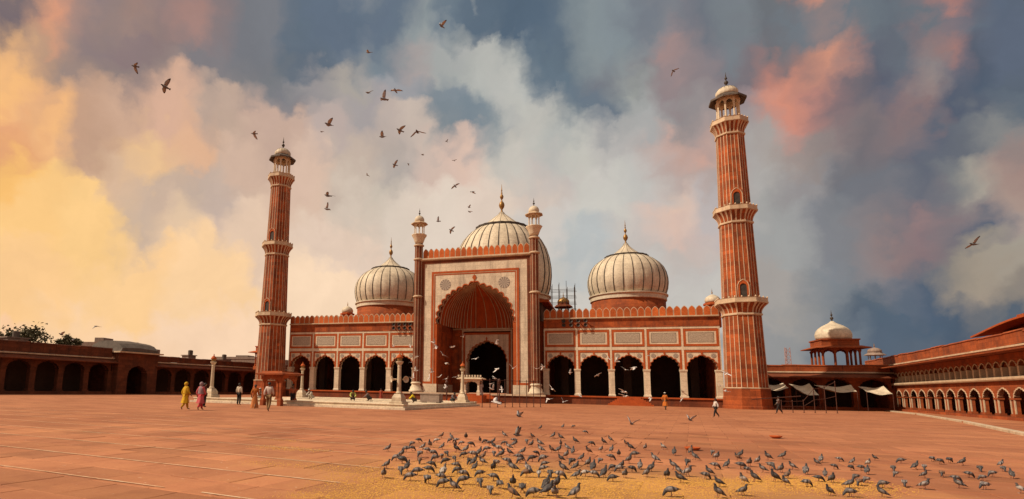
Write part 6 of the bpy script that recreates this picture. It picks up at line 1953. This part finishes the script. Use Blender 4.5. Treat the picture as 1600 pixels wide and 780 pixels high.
SUNLIT_PIGEONS = [(4.7,-35.55,5),(4.84,-35.44,4.64),(7.63,-40.88,4.26),(6.23,-38.32,3.9),(4.48,-31.3,3.67),(5.45,-38.41,2.7),(5.01,-35.04,2.46),(5.44,-34.77,1.71),(5.53,-34.84,2.34),(2.2,-32.17,4.16),(2.08,-32.03,3.01),(3.1,-31.59,2.44),(3.94,-26.39,2.65),(6.8,-30.55,4.08),(9.75,-36.95,3.01),(11.27,-39.4,2.96),(8.46,-30.17,5.37),(6.63,-20.02,6.54),(8.21,-29.81,2.5),(7.86,-29.86,2.05),(9.95,-39.65,1.61),(8.71,-29.49,1.6),(13.55,-57,1.14),(11.95,-32.73,3.2),(12.41,-32.6,3.36),(1.62,-14.37,7.44),(13.79,-23.04,3.26),(16.21,-27.08,2.93),(18.39,-26.4,3.43),(18.4,-43.74,2.88),(17.68,-34.29,3.7),(17.09,-8.64,5.34),(21.65,-2.25,6.05),(13.35,-35.49,1.69),(13.05,-35.48,1.01),(13.79,-31.71,0.78),(15,-31.35,1.22),(17.91,-41.71,1.59),(17.98,-41.65,1.35),(23.27,-19.39,1.09),(10.84,-18.15,3.96),(25.74,-23.65,2.27),(24.32,-34.83,2.89),(24.78,-31.51,1.78),(20.59,-20.33,1.09),(-7.61,-12.55,6.55),(-5.64,-11.87,6.59),(-4.85,-11.41,5.42),(-5.05,-11.2,3.68),(-5.55,-11.54,4.7),(5.13,-41.43,2.22),(-16.22,-15.44,5.82)]


MARKS = ((625, 'the nearest lamp column'), (680, 'the portal\'s left jamb'), (735, 'the marble tribune'), (795, 'the central doorway'), (850, 'the portal\'s right turret'), (903, 'the first right-wing arch'), (958, 'the second right-wing arch'),
         (1014, 'the third right-wing arch'), (1072, 'the fourth right-wing arch'), (1130, 'the fifth right-wing arch'), (1165, 'the right minaret\'s left half'), (1200, 'the right minaret\'s right half'), (1262, 'the iron frame'),
         (1345, 'the corner pavilion'), (1430, 'the right arcade\'s far end'), (1520, 'the right arcade\'s middle'), (9999, 'the right arcade\'s near end'))

def screen(x, y, z=0.0):
    d = Vector((x, y, z)) - CAM
    k = d.dot(_f)
    return 648.3 + 874.7 * d.dot(_r) / k, 477.5 - 874.7 * d.dot(_u) / k

def mark(sx):
    return next(t for lim, t in MARKS if sx <= lim)

def depth_word(sy):
    for lim, t in ((690, 'hindmost row'), (703, 'rear row'), (716, 'back middle'), (730, 'middle'), (744, 'front middle'), (760, 'front row')):
        if sy < lim:
            return t
    return 'very front'

def facing(hd):
    d = (hd - 19) % 360
    return 'right' if d < 45 or d > 315 else ('away' if d < 135 else ('left' if d < 225 else 'us'))

for i, (x, y, hd, ps) in enumerate(GROUND_PIGEONS):
    if ps == 3:
        o = put('pigeon', G_M[3], None, (x, y, .22), R(hd))
        o.scale = (.8, .8, .8)
        tag(o, 'pigeon landing with both wings raised in the middle of the flock', 'pigeon', 'pigeons feeding on the court')
        continue
    me = G_M[ps] if not (ps == 0 and i % 3 == 0) else G_M[2]
    s = random.uniform(.60, .78) * (.88 if screen(x, y)[0] > 1270 else 1.0)
    if i % 17 == 5:
        me = G_B[1 if ps == 1 else 0]
    elif i % 29 == 7:
        me = G_L[1 if ps == 1 else 0]
    elif i % 5 == 2:
        me = G_D[1 if ps == 1 else 0]
    o = put('pigeon', me, None, (x, y, .015), R(hd))
    o.scale = (s, s * random.uniform(.9, 1.1), s)
    o.rotation_euler = (random.uniform(-.06, .06), random.uniform(-.22, -.02) if ps == 0 else random.uniform(-.08, .12), R(hd))
    sx, sy = screen(x, y)
    kind_ = 'brown ' if i % 17 == 5 else ('pale ' if i % 29 == 7 else ('dark ' if i % 5 == 2 else ''))
    tag(o, '%s%s pigeon facing %s, in the flock\'s %s, below %s' % (kind_, 'pecking' if ps == 1 else 'upright', facing(hd), depth_word(sy), mark(sx)), 'pigeon', 'pigeons feeding on the court')

SKY_LABELS = ['highest pigeon, above the centre, wings swept down', 'pigeon below and left of the highest one', 'fluttering pigeon far left near the top', 'gliding pigeon far left with spread wings',
    'pigeon with folded wing left of the close pair', 'larger bird of the close pair above the left turret', 'smaller bird of the close pair above the left turret', 'pigeon just left of the left minaret top',
    'pigeon with raised wing right of the left minaret top', 'tiny bird touching the raised-wing pigeon', 'left bird of the three in a row', 'middle bird of the three in a row', 'right bird of the three in a row',
    'single pigeon below the three in a row', 'small far bird right of the row of three', 'tiny far bird highest over the central dome', 'small far bird between left minaret and left turret', 'tiny speck of a bird below the row of three', 'tiny far bird left of the central finial',
    'upper bird of the pair right of the left minaret', 'lower bird of the pair right of the left minaret', 'small pigeon with upright wings above the portal, left', 'small pigeon with upright wings above the portal, right', 'upper of two tiny birds left of the central finial',
    'lower of two tiny birds left of the central finial', 'small pigeon right of the left turret cap', 'small pigeon just above the portal parapet', 'lone pigeon left of the right minaret lantern', 'lone pigeon before the pale cloud at far right',
    'dark pigeon taking off behind the flock, left', 'dark pigeon taking off behind the flock, centre', 'dark pigeon taking off behind the flock, right', 'low bird over the left arcade roof, nearest the gate block', 'low bird above the trees over the left arcade roof', 'small low bird skimming the left arcade roof']
rp = random.Random(4)
for i, (x, y, z) in enumerate(SKY_PIGEONS):
    low = z < 1
    o = put('pigeon', F_M[0] if low else F_M[i % 5], None, (x, y, z + (.15 if low else 0)), 0)
    hd = R(199 if i % 3 else 250) + rp.uniform(-.5, .5)
    o.rotation_euler = (rp.uniform(-.5, .5), rp.uniform(-.35, .15), hd)
    if i == 28:
        o.rotation_euler = (.1, 0, R(205))
    o.scale = (.88, .88, .88)
    tag(o, SKY_LABELS[i], 'pigeon', 'pigeons in flight')
for i, (x, y, z) in enumerate(SUNLIT_PIGEONS):
    o = put('pigeon', F_W[(i * 3) % 5], None, (x, y, z), 0)
    o.rotation_euler = (rp.uniform(-.6, .6), rp.uniform(-.4, .2), rp.uniform(0, 2 * PI))
    sx, sy = screen(x, y, z)
    spots = ((600, 'the left wing arches'), (645, 'the last left-wing arch'), (662, 'the portal\'s left turret'), (685, 'the portal\'s left jamb'), (705, 'the recess\'s left wall'), (732, 'the recess back wall'), (765, 'the central doorway\'s left half'),
             (800, 'the central doorway\'s right half'), (835, 'the portal\'s right jamb'), (852, 'the portal\'s right turret'), (903, 'the first right-wing arch'), (958, 'the second right-wing arch'), (1014, 'the third right-wing arch'), (1072, 'the fourth right-wing arch'), (9999, 'the right minaret base'))
    spot = next(t for lim, t in spots if sx <= lim)
    hh = next(t for lim, t in ((545, 'high'), (570, 'at arch height'), (588, 'at capital height'), (603, 'halfway up the piers'), (618, 'near the plinth top'), (9999, 'low over the paving')) if sy < lim)
    if i == 22:
        tag(o, 'nearest pigeon coloured as sunlit, large, wings spread, low in front of the portal railing', 'pigeon', 'pigeons coloured as sunlit, flying before the facade')
    else:
        tag(o, 'pigeon coloured as sunlit, flying %s before %s' % (hh, spot), 'pigeon', 'pigeons coloured as sunlit, flying before the facade')
